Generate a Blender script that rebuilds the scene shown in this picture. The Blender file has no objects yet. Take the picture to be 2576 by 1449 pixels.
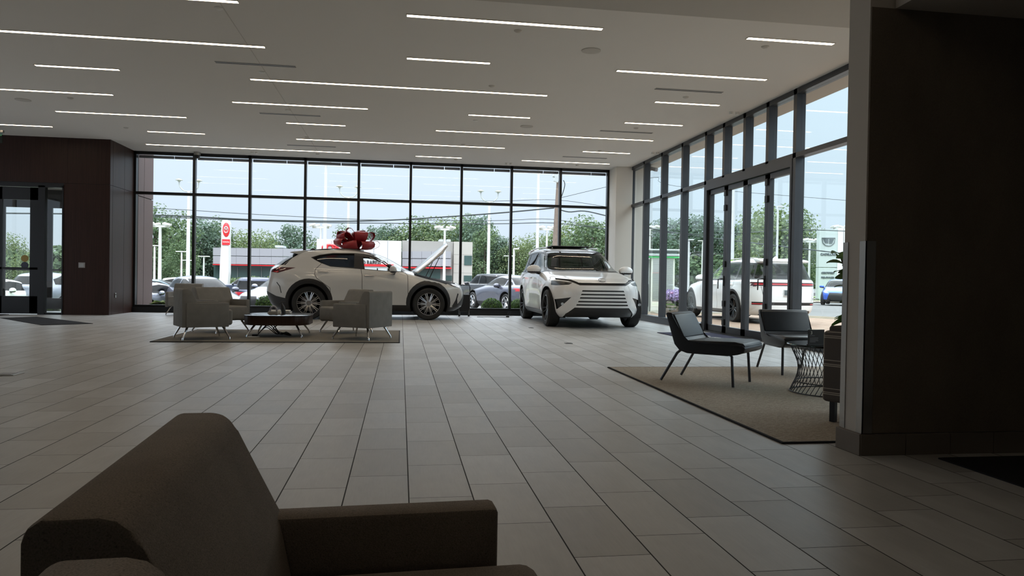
import bpy, bmesh, math, random
from mathutils import Vector, Matrix, Euler
import numpy as np
random.seed(7)
PI = math.pi
S = bpy.context.scene
COL = S.collection

# ---------------------------------------------------------------- camera
CX, CY, FPX, CAMH = 1288.0, 724.5, 1842.0, 1.04
YAW, PITCH, ROLL = .1508, -.0119, .0168
_f = np.array([math.sin(YAW)*math.cos(PITCH), math.cos(YAW)*math.cos(PITCH), math.sin(PITCH)])
_r = np.array([math.cos(YAW), -math.sin(YAW), 0.0])
_d = np.cross(_f, _r)
CR = np.array([_r*math.cos(ROLL)-_d*math.sin(ROLL), _r*math.sin(ROLL)+_d*math.cos(ROLL), _f])
cam_data = bpy.data.cameras.new('camera')
cam_data.sensor_width = 36.0
cam_data.lens = FPX/2576*36.0
cam_data.clip_end = 600
cam = bpy.data.objects.new('camera', cam_data)
COL.objects.link(cam)
mw = Matrix.Identity(4)
for i in range(3):
    mw[i][0] = CR[0][i]; mw[i][1] = -CR[1][i]; mw[i][2] = -CR[2][i]
mw[2][3] = CAMH
cam.matrix_world = mw
S.camera = cam

# surveying helpers: where a sight line through the photograph meets a real plane of the place
def ray(u, v): return CR.T @ np.array([(u-CX)/FPX, (v-CY)/FPX, 1.0])
def onZ(u, v, z=0.0):
    q = ray(u, v); q = q*(z-CAMH)/q[2]; return Vector((q[0], q[1], z))
def onY(u, v, y):
    q = ray(u, v); q = q*y/q[1]; return Vector((q[0], y, q[2]+CAMH))
def onX(u, v, x):
    q = ray(u, v); q = q*x/q[0]; return Vector((x, q[1], q[2]+CAMH))

# ---------------------------------------------------------------- world, sun, exposure
S.view_settings.view_transform = 'Standard'
S.view_settings.look = 'None'
S.view_settings.exposure = 1.0
S.view_settings.gamma = 1.0
S.view_settings.use_curve_mapping = False
W = bpy.data.worlds.new('hazy_sky'); S.world = W; W.use_nodes = True
wn = W.node_tree; wn.nodes.clear()
wo = wn.nodes.new('ShaderNodeOutputWorld'); wb = wn.nodes.new('ShaderNodeBackground')
tc = wn.nodes.new('ShaderNodeTexCoord'); sp = wn.nodes.new('ShaderNodeSeparateXYZ'); rp = wn.nodes.new('ShaderNodeValToRGB')
wn.links.new(tc.outputs['Generated'], sp.inputs[0]); wn.links.new(sp.outputs[2], rp.inputs[0])
rp.color_ramp.elements[0].position = 0.0; rp.color_ramp.elements[0].color = (.355, .39, .435, 1)
rp.color_ramp.elements[1].position = 1.0; rp.color_ramp.elements[1].color = (2.5, 2.6, 2.8, 1)   # overcast: brightest overhead
for p_, c_ in ((.08, (.36, .415, .48)), (.26, (.39, .46, .54)), (.42, (1.4, 1.5, 1.6))):
    e = rp.color_ramp.elements.new(p_); e.color = (*c_, 1)
wn.links.new(rp.outputs[0], wb.inputs[0]); wb.inputs[1].default_value = 1.12
wn.links.new(wb.outputs[0], wo.inputs[0])
sun_d = bpy.data.lights.new('sun', 'SUN'); sun_d.energy = .8; sun_d.angle = math.radians(12); sun_d.color = (1, .96, .9)
sun = bpy.data.objects.new('sun', sun_d); COL.objects.link(sun)
sun.rotation_euler = Vector((-.05, -.60, .95)).to_track_quat('Z', 'Y').to_euler()
sun.location = (0, 0, 40)
S.cycles.max_bounces = 10; S.cycles.diffuse_bounces = 5; S.cycles.glossy_bounces = 4
S.cycles.transmission_bounces = 8; S.cycles.transparent_max_bounces = 20
S.cycles.caustics_reflective = False; S.cycles.caustics_refractive = False
S.cycles.sample_clamp_indirect = 6.0

# ---------------------------------------------------------------- materials
class NT:
    def __init__(s, name):
        s.m = bpy.data.materials.new(name); s.m.use_nodes = True
        s.t = s.m.node_tree; s.t.nodes.clear()
        s.o = s.t.nodes.new('ShaderNodeOutputMaterial')
    def n(s, kind, **kw):
        nd = s.t.nodes.new(kind)
        for k, v in kw.items(): setattr(nd, k, v)
        return nd
    def l(s, a, b): s.t.links.new(a, b)
    def val(s, x, inp):
        if hasattr(x, 'is_linked') or hasattr(x, 'links'): s.l(x, inp)
        else: inp.default_value = x
    def math(s, op, a, b=None, c=None):
        nd = s.n('ShaderNodeMath', operation=op); s.val(a, nd.inputs[0])
        if b is not None: s.val(b, nd.inputs[1])
        if c is not None: s.val(c, nd.inputs[2])
        return nd.outputs[0]
    def mix(s, f, a, b, bt='MIX'):
        nd = s.n('ShaderNodeMix', data_type='RGBA', blend_type=bt)
        s.val(f, nd.inputs[0]); s.val(a, nd.inputs[6]); s.val(b, nd.inputs[7])
        return nd.outputs[2]
    def coord(s, which='Object', scale=(1, 1, 1), rot=(0, 0, 0)):
        t = s.n('ShaderNodeTexCoord'); mp = s.n('ShaderNodeMapping')
        mp.inputs['Scale'].default_value = scale; mp.inputs['Rotation'].default_value = rot
        s.l(t.outputs[which], mp.inputs[0]); return mp.outputs[0]
    def noise(s, co, scale, detail=3, rough=.5):
        nd = s.n('ShaderNodeTexNoise'); s.l(co, nd.inputs['Vector'])
        nd.inputs['Scale'].default_value = scale; nd.inputs['Detail'].default_value = detail
        nd.inputs['Roughness'].default_value = rough; return nd.outputs[0]
    def ramp(s, f, stops):
        nd = s.n('ShaderNodeValToRGB'); s.val(f, nd.inputs[0]); cr = nd.color_ramp
        cr.elements[0].position, cr.elements[0].color = stops[0][0], (*stops[0][1], 1)
        cr.elements[1].position, cr.elements[1].color = stops[-1][0], (*stops[-1][1], 1)
        for p, c in stops[1:-1]:
            e = cr.elements.new(p); e.color = (*c, 1)
        return nd.outputs[0]
    def bsdf(s, color, rough=.5, metal=0.0, spec=.5, coat=0.0, bump=None, bstr=.2, bdist=.01, emit=None, estr=0):
        b = s.n('ShaderNodeBsdfPrincipled')
        if isinstance(color, tuple) and len(color) == 3: color = (*color, 1)
        s.val(color, b.inputs['Base Color']); s.val(rough, b.inputs['Roughness'])
        s.val(metal, b.inputs['Metallic']); b.inputs['Specular IOR Level'].default_value = spec
        b.inputs['Coat Weight'].default_value = coat; b.inputs['Coat Roughness'].default_value = .03
        if emit: b.inputs['Emission Color'].default_value = (*emit, 1); b.inputs['Emission Strength'].default_value = estr
        if bump is not None:
            bp = s.n('ShaderNodeBump'); bp.inputs['Strength'].default_value = bstr; bp.inputs['Distance'].default_value = bdist
            s.l(bump, bp.inputs['Height']); s.l(bp.outputs[0], b.inputs['Normal'])
        s.l(b.outputs[0], s.o.inputs[0]); return s.m

M = {}
def simple(name, color, rough=.5, metal=0.0, spec=.5, coat=0.0, var=.06, vs=6.0, bstr=0.0):
    t = NT(name); co = t.coord()
    nz = t.noise(co, vs, 4)
    k = t.math('MULTIPLY_ADD', nz, 2*var, 1-var)
    c = t.mix(1.0, (*color, 1), k, 'MULTIPLY')
    b = t.noise(co, vs*40, 2) if bstr else None
    M[name] = t.bsdf(c, rough, metal, spec, coat, b, bstr, .004)
    return M[name]
def fabric(name, c1, c2, scale=500, rough=.9, bstr=.35):
    t = NT(name); co = t.coord()
    a = t.noise(co, scale, 2); b = t.noise(co, 9, 4); fl = t.noise(co, scale*.7, 3, .6)
    c = t.mix(t.math('MULTIPLY_ADD', a, 1.6, -.3), (*c1, 1), (*c2, 1))
    c = t.mix(1.0, c, t.math('MULTIPLY_ADD', b, .4, .8), 'MULTIPLY')
    c = t.mix(1.0, c, t.ramp(fl, [(.30, (.55, .55, .55)), (.42, (1, 1, 1))]), 'MULTIPLY')
    M[name] = t.bsdf(c, rough, 0, .2, 0, a, bstr, .002)
def emission(name, color, strength):
    t = NT(name); e = t.n('ShaderNodeEmission'); e.inputs[0].default_value = (*color, 1); e.inputs[1].default_value = strength
    t.l(e.outputs[0], t.o.inputs[0]); M[name] = t.m
def glass(name, tint, k=1.0, rough=0.0):
    """thin clear sheet: see-through with a mirror film that grows towards grazing angles, the same from both sides"""
    t = NT(name); tr = t.n('ShaderNodeBsdfTransparent'); tr.inputs[0].default_value = (*tint, 1)
    gl = t.n('ShaderNodeBsdfGlossy'); gl.inputs['Roughness'].default_value = rough
    lw = t.n('ShaderNodeLayerWeight'); lw.inputs[0].default_value = .5
    fr = t.math('MULTIPLY_ADD', t.math('POWER', lw.outputs['Facing'], 5.0), .9, .035)
    mx = t.n('ShaderNodeMixShader'); t.l(t.math('MULTIPLY', fr, k), mx.inputs[0]); t.l(tr.outputs[0], mx.inputs[1]); t.l(gl.outputs[0], mx.inputs[2])
    t.l(mx.outputs[0], t.o.inputs[0]); M[name] = t.m

def tile_floor():
    t = NT('floor_tiles'); tcn = t.n('ShaderNodeTexCoord'); s = t.n('ShaderNodeSeparateXYZ'); t.l(tcn.outputs['Object'], s.inputs[0])
    PW, PL = .3025, .604
    xa = onZ(1023.6, 1118).x; ya = onZ(1080, 1109.5).y
    u = t.math('DIVIDE', t.math('SUBTRACT', s.outputs[0], xa), PW)
    ci = t.math('FLOOR', u); fu = t.math('FRACT', u)
    v = t.math('DIVIDE', t.math('SUBTRACT', t.math('SUBTRACT', s.outputs[1], ya), t.math('MULTIPLY', ci, .2013)), PL)
    vi = t.math('FLOOR', v); fv = t.math('FRACT', v)
    du = t.math('MULTIPLY', t.math('SUBTRACT', .5, t.math('ABSOLUTE', t.math('SUBTRACT', fu, .5))), PW)
    dv = t.math('MULTIPLY', t.math('SUBTRACT', .5, t.math('ABSOLUTE', t.math('SUBTRACT', fv, .5))), PL)
    gu = t.math('LESS_THAN', du, .0030); gv = t.math('LESS_THAN', dv, .0019)
    grout = t.math('MAXIMUM', gu, gv)
    cv = t.n('ShaderNodeCombineXYZ'); t.l(ci, cv.inputs[0]); t.l(vi, cv.inputs[1])
    wnz = t.n('ShaderNodeTexWhiteNoise'); wnz.noise_dimensions = '3D'; t.l(cv.outputs[0], wnz.inputs['Vector'])
    rnd = wnz.outputs['Value']
    # streaks within a tile, run along its length, different on each tile
    off = t.n('ShaderNodeVectorMath', operation='SCALE'); t.l(wnz.outputs['Color'], off.inputs[0]); off.inputs['Scale'].default_value = 37.0
    ad = t.n('ShaderNodeVectorMath', operation='ADD'); t.l(tcn.outputs['Object'], ad.inputs[0]); t.l(off.outputs[0], ad.inputs[1])
    mp = t.n('ShaderNodeMapping'); mp.inputs['Scale'].default_value = (3, 1.1, 3); t.l(ad.outputs[0], mp.inputs[0])
    st = t.noise(mp.outputs[0], 2.2, 5, .6)
    mp2 = t.n('ShaderNodeMapping'); mp2.inputs['Scale'].default_value = (90, 5, 1); t.l(ad.outputs[0], mp2.inputs[0])
    fine = t.noise(mp2.outputs[0], 1.5, 3)
    base = t.mix(rnd, (.355, .355, .350, 1), (.475, .482, .488, 1))
    c = t.mix(1.0, base, t.math('MULTIPLY_ADD', st, .55, .74), 'MULTIPLY')
    c = t.mix(1.0, c, t.math('MULTIPLY_ADD', fine, .18, .91), 'MULTIPLY')
    c = t.mix(grout, c, (.022, .021, .02, 1))
    rg = t.math('MULTIPLY_ADD', st, .16, .30)
    rg = t.math('MAXIMUM', rg, t.math('MULTIPLY', grout, .9))
    M['floor'] = t.bsdf(c, rg, 0, .5, 0, t.math('SUBTRACT', 1.0, grout), .25, .003)
tile_floor()
def wood(name, c1, c2, rough=.35):
    t = NT(name); co = t.coord(scale=(14, 14, .35)); nz = t.noise(co, 3.0, 6, .65)
    co2 = t.coord(scale=(60, 60, 1.2)); n2 = t.noise(co2, 3.0, 3)
    c = t.ramp(nz, [(.3, c1), (.7, c2)])
    c = t.mix(1.0, c, t.math('MULTIPLY_ADD', n2, .5, .75), 'MULTIPLY')
    M[name] = t.bsdf(c, rough+.08, 0, .25, 0, n2, .1, .002)
wood('dark_wood', (.016, .0065, .0045), (.040, .0165, .011))
wood('table_wood', (.020, .010, .007), (.045, .022, .015), .3)
simple('clad_out', (.085, .050, .043), .5, var=.12, vs=2)
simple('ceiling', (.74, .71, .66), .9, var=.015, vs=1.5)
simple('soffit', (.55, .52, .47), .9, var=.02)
simple('paint_light', (.50, .47, .43), .8, var=.02, vs=3)
simple('pier_white', (.62, .60, .56), .8, var=.02, vs=3)
t = NT('wallcovering'); co = t.coord(scale=(1, 1, .6)); nz = t.noise(co, 220, 3, .7); n2 = t.noise(co, 4, 3)
c = t.mix(nz, (.10, .082, .066, 1), (.20, .17, .14, 1)); c = t.mix(1.0, c, t.math('MULTIPLY_ADD', n2, .5, .75), 'MULTIPLY')
M['wallcovering'] = t.bsdf(c, .85, 0, .2, 0, nz, .3, .003)
simple('base_tile', (.15, .13, .11), .45, var=.15, vs=5)
simple('pale_room', (.50, .48, .45), .9)  # pale tone chosen so the unseen walls bounce light into the near bay
simple('black_frame', (.012, .013, .015), .35, .3, .5, var=.1)
simple('door_metal', (.060, .064, .072), .38, .5, .5, var=.1)
simple('steel', (.42, .41, .39), .32, 1.0, var=.06, vs=20)
simple('chrome', (.65, .65, .66), .12, 1.0, var=.02)
simple('black_plastic', (.010, .010, .011), .45, var=.1)
simple('rubber', (.012, .012, .012), .75, var=.15, bstr=.1)
simple('white_plastic', (.75, .74, .70), .45)
simple('switch_plate', (.30, .29, .29), .4)
glass('window_glass', (.97, .985, .985), .5)
glass('side_glass', (.93, .975, .965), .9)
glass('clear_glass', (.95, .97, .965), 1.0)
glass('tint_glass', (.09, .10, .11), .8)
glass('table_glass', (.55, .70, .70), 2.2)
glass('teal_glass', (.7, .88, .84), 1.0)
emission('light_warm', (1.0, .80, .57), 8.5)
fabric('rug_gray', (.14, .13, .11), (.24, .225, .195), 160)
fabric('chair_gray', (.155, .15, .14), (.235, .23, .215), 700)
fabric('chair_brown', (.150, .130, .112), (.29, .255, .225), 420)
fabric('mat_black', (.010, .010, .012), (.028, .028, .032), 300)
fabric('mat_navy', (.020, .022, .05), (.05, .052, .09), 300)
simple('leather', (.013, .016, .021), .36, 0, .4, var=.2, vs=8, bstr=.12)
t = NT('rug_tweed'); co = t.coord(); w = t.n('ShaderNodeTexWave'); w.wave_type = 'BANDS'; w.bands_direction = 'Y'
t.l(co, w.inputs[0]); w.inputs['Scale'].default_value = 14; w.inputs['Distortion'].default_value = 5; w.inputs['Detail'].default_value = 3; w.inputs['Detail Scale'].default_value = 3.5
nz = t.noise(co, 260, 2); n3 = t.noise(t.coord(scale=(1, 2.5, 1)), 26, 3)
c = t.mix(w.outputs[1], (.26, .22, .18, 1), (.46, .41, .35, 1)); c = t.mix(1.0, c, t.math('MULTIPLY_ADD', nz, .9, .55), 'MULTIPLY')
c = t.mix(1.0, c, t.math('MULTIPLY_ADD', n3, .7, .65), 'MULTIPLY')
M['rug_tweed'] = t.bsdf(c, .95, 0, .1, 0, w.outputs[1], .5, .004)
t = NT('plaid'); tcn = t.n('ShaderNodeTexCoord'); s_ = t.n('ShaderNodeSeparateXYZ'); t.l(tcn.outputs['Object'], s_.inputs[0])
def bands(src, per, ph, wds):
    f = t.math('FRACT', t.math('DIVIDE', t.math('ADD', src, ph), per)); r = None
    for a, b in wds:
        g = t.math('MULTIPLY', t.math('GREATER_THAN', f, a), t.math('LESS_THAN', f, b)); r = g if r is None else t.math('MAXIMUM', r, g)
    return r
wd = [(.10, .13), (.16, .19), (.30, .325)]
zb = bands(s_.outputs[2], .21, .02, wd); xy = t.math('ADD', s_.outputs[0], s_.outputs[1]); xb = bands(xy, .21, .06, wd)
c = t.mix(t.math('MAXIMUM', zb, xb), (.10, .088, .082, 1), (.42, .38, .33, 1))
c = t.mix(1.0, c, t.math('MULTIPLY_ADD', t.noise(t.coord(), 400, 2), .6, .7), 'MULTIPLY')
M['plaid'] = t.bsdf(c, .9, 0, .2)
# outdoor stuff
t = NT('asphalt'); co = t.coord(); c = t.mix(t.noise(co, 60, 4), (.10, .10, .098, 1), (.155, .153, .152, 1)); c = t.mix(1.0, c, t.math('MULTIPLY_ADD', t.noise(co, .35, 4), .5, .75), 'MULTIPLY')
M['asphalt'] = t.bsdf(c, .9)
simple('concrete', (.27, .235, .18), .9, var=.15, vs=1.5)
simple('mulch', (.10, .065, .04), .95, var=.5, vs=20, bstr=.6)
simple('grass', (.13, .22, .05), .95, var=.35, vs=3, bstr=.5)
t = NT('pavers'); co = t.coord(rot=(0, 0, .785)); bk = t.n('ShaderNodeTexBrick'); t.l(co, bk.inputs[0])
bk.inputs['Color1'].default_value = (.21, .13, .09, 1); bk.inputs['Color2'].default_value = (.28, .195, .14, 1); bk.inputs['Mortar'].default_value = (.22, .17, .13, 1)
bk.inputs['Scale'].default_value = 1; bk.inputs['Brick Width'].default_value = .2; bk.inputs['Row Height'].default_value = .1; bk.inputs['Mortar Size'].default_value = .006
M['pavers'] = t.bsdf(bk.outputs[0], .85)
def leafmat(name, c1, c2, c3):
    t = NT(name); co = t.coord(); g = t.n('ShaderNodeNewGeometry')
    nz = t.noise(co, .8, 3)
    c = t.ramp(g.outputs['Random Per Island'], [(0, c1), (.5, c2), (1, c3)])
    c = t.mix(1.0, c, t.math('MULTIPLY_ADD', nz, .5, .75), 'MULTIPLY')
    t.bsdf(c, .7, 0, .25); pb = [q for q in t.t.nodes if q.type == 'BSDF_PRINCIPLED'][0]
    tl = t.n('ShaderNodeBsdfTranslucent'); t.l(t.mix(1.0, c, (1, 1, .75, 1), 'MULTIPLY'), tl.inputs[0])
    mx = t.n('ShaderNodeMixShader'); mx.inputs[0].default_value = .38; t.l(pb.outputs[0], mx.inputs[1]); t.l(tl.outputs[0], mx.inputs[2]); t.l(mx.outputs[0], t.o.inputs[0]); M[name] = t.m
leafmat('leaf_tree', (.075, .118, .070), (.105, .165, .088), (.155, .22, .115))  # greens lightened and greyed, distance haze put into the leaf colour
leafmat('leaf_blue', (.070, .112, .088), (.098, .150, .112), (.13, .195, .14))  # distance haze mixed into this leaf colour too
leafmat('leaf_olive', (.095, .14, .068), (.145, .20, .095), (.215, .27, .135))
leafmat('leaf_bright', (.10, .19, .03), (.17, .28, .05), (.27, .38, .09))
leafmat('leaf_box', (.02, .055, .010), (.05, .115, .02), (.12, .20, .04))
leafmat('leaf_hosta', (.03, .07, .02), (.09, .15, .05), (.42, .45, .22))
leafmat('leaf_dark', (.035, .06, .022), (.055, .09, .035), (.09, .13, .05))
leafmat('leaf_pot', (.05, .13, .03), (.09, .21, .05), (.16, .30, .08))
leafmat('flower_purple', (.22, .16, .36), (.34, .26, .50), (.50, .42, .62))
simple('bark', (.09, .07, .055), .9, var=.3, vs=10)
simple('pole_white', (.56, .57, .58), .4, var=.02)
simple('pole_gray', (.42, .46, .46), .45)
simple('pole_wood', (.20, .155, .125), .85, var=.25, vs=6)
simple('wire_black', (.03, .04, .04), .6)
simple('panel_gray', (.30, .30, .33), .45, var=.03, vs=.5)
simple('panel_white', (.60, .60, .61), .4, var=.02)
simple('stucco', (.42, .40, .37), .85, var=.04, vs=1)
simple('stucco_gray', (.30, .29, .275), .85, var=.04, vs=1)
simple('red_sign', (.72, .02, .03), .35, var=.03)
simple('letter_dark', (.03, .03, .035), .4)
simple('letter_gray', (.08, .10, .11), .4)
simple('store_glass', (.05, .09, .085), .12, var=.4, vs=.6)
simple('louver', (.66, .70, .62), .45, var=.03)
simple('green_line', (.10, .85, .25), .4)
simple('pylon_white', (.42, .48, .48), .35, var=.02)
# cars
def paint(name, c, metal=0.0, rough=.28): M[name] = simple(name, c, rough, metal, .5, .8, var=.01)
paint('paint_pearl', (.52, .525, .52))  # pearl white darkened, the car's shade put into the paint
paint('paint_white', (.76, .77, .78)); paint('paint_gray', (.10, .105, .14), .5, .3); paint('paint_black', (.018, .02, .026), .3, .25)
paint('paint_silver', (.26, .28, .34), .5, .3); paint('paint_blue', (.015, .10, .55), .3, .25); paint('paint_navy', (.035, .045, .085), .4, .28)
paint('paint_teal', (.05, .10, .12), .3, .28)
simple('car_trim', (.012, .012, .013), .4); simple('car_inner', (.012, .012, .013), .85); simple('head_lamp', (.010, .011, .013), .25, 0, .4)
simple('head_lamp_clear', (.55, .57, .60), .12, .6, coat=1)
simple('tail_lamp', (.06, .006, .010), .10, coat=1, var=.02); simple('tail_red', (.55, .02, .03), .2, coat=1, var=.02)
simple('rim_dark', (.03, .03, .032), .3, .8); simple('rim_silver', (.55, .55, .56), .22, 1.0)
simple('bow_red', (.27, .007, .014), .42, 0, .5, var=.15, vs=8); simple('disc_brake', (.18, .18, .18), .4, .9)
simple('paper', (.70, .68, .64), .7); simple('book_dark', (.03, .03, .035), .5); simple('stone', (.33, .32, .30), .6)
simple('decal_gold', (.32, .22, .05), .5); simple('decal_navy', (.03, .035, .06), .5); simple('exit_green', (.05, .30, .12), .4)
# ---------------------------------------------------------------- geometry helpers
def tag(o, label=None, cat=None, group=None, kind=None):
    if label: o['label'] = label
    if cat: o['category'] = cat
    if group: o['group'] = group
    if kind: o['kind'] = kind
    return o
def empty(name, loc=(0, 0, 0), rz=0.0, label=None, cat=None, group=None, kind=None):
    o = bpy.data.objects.new(name, None); COL.objects.link(o)
    o.location = loc; o.rotation_euler = (0, 0, rz); o.empty_display_size = .1
    return tag(o, label, cat, group, kind)
class MB:
    """collects shapes for one mesh"""
    def __init__(s): s.bm = bmesh.new()
    def _x(s, vs, loc, rot):
        m = Matrix.Translation(loc) @ (Euler(rot).to_matrix().to_4x4() if rot else Matrix.Identity(4))
        bmesh.ops.transform(s.bm, matrix=m, verts=vs)
    def box(s, c, d, rot=None, bev=0.0, seg=2):
        r = bmesh.ops.create_cube(s.bm, size=1.0); vs = r['verts']
        bmesh.ops.scale(s.bm, vec=d, verts=vs)
        if bev > 0:
            es = list({e for v in vs for e in v.link_edges})
            q = bmesh.ops.bevel(s.bm, geom=es, offset=bev, segments=seg, affect='EDGES', profile=.5)
            vs = list({v for f in q['faces'] for v in f.verts} | {v for v in vs if v.is_valid})
            st = list(vs); seen = set(vs)
            while st:
                v = st.pop()
                for e in v.link_edges:
                    w = e.other_vert(v)
                    if w not in seen: seen.add(w); st.append(w)
            vs = list(seen)
        s._x(vs, c, rot); return s
    def b2(s, a, b, **k):
        return s.box([(a[i]+b[i])/2 for i in range(3)], [abs(b[i]-a[i]) for i in range(3)], **k)
    def prism(s, poly, d0, d1, axis='y', bev=0.0, seg=2):
        def P(p, q):
            if axis == 'y': return (p[0], q, p[1])
            if axis == 'x': return (q, p[0], p[1])
            return (p[0], p[1], q)
        a = [s.bm.verts.new(P(p, d0)) for p in poly]; b = [s.bm.verts.new(P(p, d1)) for p in poly]
        n = len(poly); fs = [s.bm.faces.new(a), s.bm.faces.new(b[::-1])]
        for i in range(n): fs.append(s.bm.faces.new((a[i], b[i], b[(i+1) % n], a[(i+1) % n])))
        if bev > 0:
            es = list({e for f in fs for e in f.edges})
            bmesh.ops.bevel(s.bm, geom=es, offset=bev, segments=seg, affect='EDGES', profile=.5)
        return s
    def tube(s, pts, r, n=8, cap=True):
        pts = [Vector(p) for p in pts]; rr = r if isinstance(r, (list, tuple)) else [r]*len(pts)
        rings = []; up = None
        for i, p in enumerate(pts):
            t = (pts[min(i+1, len(pts)-1)]-pts[max(i-1, 0)]).normalized()
            if up is None:
                up = Vector((0, 0, 1)) if abs(t.z) < .9 else Vector((1, 0, 0))
            x = t.cross(up).normalized(); y = x.cross(t).normalized(); up = y
            rings.append([s.bm.verts.new(p+(x*math.cos(2*PI*k/n)+y*math.sin(2*PI*k/n))*rr[i]) for k in range(n)])
        for a, b in zip(rings, rings[1:]):
            for k in range(n): s.bm.faces.new((a[k], a[(k+1) % n], b[(k+1) % n], b[k]))
        if cap: s.bm.faces.new(rings[0][::-1]); s.bm.faces.new(rings[-1])
        return s
    def lathe(s, prof, n=32, axis='z', c=(0, 0, 0), closed=False):
        rings = []
        for r, h in prof:
            ring = []
            for k in range(n):
                a = 2*PI*k/n; u, v = r*math.cos(a), r*math.sin(a)
                p = (u, v, h) if axis == 'z' else ((u, h, v) if axis == 'y' else (h, u, v))
                ring.append(s.bm.verts.new((p[0]+c[0], p[1]+c[1], p[2]+c[2])))
            rings.append(ring)
        pr = list(zip(rings, rings[1:])) + ([(rings[-1], rings[0])] if closed else [])
        for a, b in pr:
            for k in range(n): s.bm.faces.new((a[k], a[(k+1) % n], b[(k+1) % n], b[k]))
        if not closed:
            if prof[0][0] > 1e-5: s.bm.faces.new(rings[0][::-1])
            if prof[-1][0] > 1e-5: s.bm.faces.new(rings[-1])
        return s
    def sphere(s, c, r, seg=16, sc=(1, 1, 1)):
        q = bmesh.ops.create_uvsphere(s.bm, u_segments=seg, v_segments=max(6, seg//2), radius=r)
        bmesh.ops.scale(s.bm, vec=sc, verts=q['verts']); bmesh.ops.translate(s.bm, vec=c, verts=q['verts']); return s
    def quad(s, a, b, c, d):
        s.bm.faces.new([s.bm.verts.new(p) for p in (a, b, c, d)]); return s
    def strip(s, L, R):
        a = [s.bm.verts.new(p) for p in L]; b = [s.bm.verts.new(p) for p in R]
        for i in range(len(a)-1): s.bm.faces.new((a[i], b[i], b[i+1], a[i+1]))
        return s
    def build(s, name, mat, parent=None, smooth=False, rec=True, loc=None, rz=None, sub=0, thick=0.0, **tg):
        if rec: bmesh.ops.recalc_face_normals(s.bm, faces=s.bm.faces)
        me = bpy.data.meshes.new(name); s.bm.to_mesh(me); s.bm.free()
        me.materials.append(M[mat] if isinstance(mat, str) else mat)
        if smooth:
            me.polygons.foreach_set('use_smooth', [True]*len(me.polygons))
            if smooth != 'all': me.set_sharp_from_angle(angle=math.radians(smooth if smooth is not True else 40))
        o = bpy.data.objects.new(name, me); COL.objects.link(o)
        if parent: o.parent = parent
        if loc is not None: o.location = loc
        if rz is not None: o.rotation_euler = (0, 0, rz)
        if thick: mod = o.modifiers.new('thick', 'SOLIDIFY'); mod.thickness = thick
        if sub: mod = o.modifiers.new('sub', 'SUBSURF'); mod.levels = mod.render_levels = sub
        return tag(o, tg.get('label'), tg.get('cat'), tg.get('group'), tg.get('kind'))
def kids(o): return [c for c in o.children]
def copy_tree(o, parent=None, label=None, group=None):
    c = o.copy(); COL.objects.link(c)
    c.parent = parent
    if label: c['label'] = label
    if group: c['group'] = group
    for ch in kids(o): copy_tree(ch, c)
    return c
def lerp(a, b, t): return a+(b-a)*t
def crom(P, n):
    """smooth curve through control points, n steps per span"""
    P = [np.array(p, float) for p in P]; out = []
    for i in range(len(P)-1):
        p0 = P[max(i-1, 0)]; p1 = P[i]; p2 = P[i+1]; p3 = P[min(i+2, len(P)-1)]
        for k in range(n):
            t = k/n
            out.append(.5*((2*p1)+(-p0+p2)*t+(2*p0-5*p1+4*p2-p3)*t*t+(-p0+3*p1-3*p2+p3)*t**3))
    out.append(P[-1]); return out
def rrect(w, h, r, n=6):
    pts = []
    for cx, cy, a0 in ((w/2-r, h/2-r, 0), (-w/2+r, h/2-r, 90), (-w/2+r, -h/2+r, 180), (w/2-r, -h/2+r, 270)):
        for k in range(n+1):
            a = math.radians(a0+90*k/n); pts.append((cx+r*math.cos(a), cy+r*math.sin(a)))
    return pts
def text_mesh(name, body, size, mat, parent=None, depth=.004, align='CENTER', bold=0.0, squeeze=1.0, **tg):
    cu = bpy.data.curves.new(name+'_curve', 'FONT'); cu.body = body; cu.size = size; cu.extrude = depth
    cu.align_x = align; cu.align_y = 'CENTER'; cu.offset = bold; cu.resolution_u = 3
    tmp = bpy.data.objects.new('tmp', cu); COL.objects.link(tmp)
    bpy.context.view_layer.update()
    me = bpy.data.meshes.new_from_object(tmp.evaluated_get(bpy.context.evaluated_depsgraph_get()))
    bpy.data.objects.remove(tmp); bpy.data.curves.remove(cu)
    me.name = name; me.materials.clear(); me.materials.append(M[mat])
    if squeeze != 1.0:
        for v in me.vertices: v.co.x *= squeeze
    o = bpy.data.objects.new(name, me); COL.objects.link(o)
    if parent: o.parent = parent
    return tag(o, **tg)
def orient(o, loc, xdir, ydir):
    """put o so that its local x, y run along xdir, ydir"""
    x = Vector(xdir).normalized(); y = Vector(ydir).normalized(); z = x.cross(y)
    m = Matrix((x, y, z)).transposed().to_4x4(); m.translation = Vector(loc); o.matrix_local = m
# ---------------------------------------------------------------- the room
ZC = 4.27; YB = 20.75; XR = 6.5; XL = -7.02; YW = 19.1; ZT = 3.17
def struct(name, mb, mat, parent=None, **k):
    o = mb.build(name, mat, parent, **k)
    if parent is None: o['kind'] = 'structure'
    return o
struct('floor', MB().b2((-14, -4, -.06), (XR+.12, YB+.12, 0)), 'floor')
struct('ceiling', MB().b2((-14, 7.8, ZC), (XR+.15, YB+.15, ZC+.3)), 'ceiling')
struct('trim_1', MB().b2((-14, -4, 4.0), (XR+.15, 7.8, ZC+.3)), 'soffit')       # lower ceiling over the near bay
wfl = MB().b2((-14.2, -4, 0), (-14, 5, ZC)).b2((-14.2, 5, 0), (-14, YW+.3, .4)).b2((-14.2, 5, ZC-.3), (-14, YW+.3, ZC))
for k in range(8): wfl.b2((-14.15, 5+k*1.9, .4), (-14.05, 5.1+k*1.9, ZC))
struct('wall_far_left', wfl, 'pale_room')   # unseen windows added to bring daylight in from the left
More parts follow.
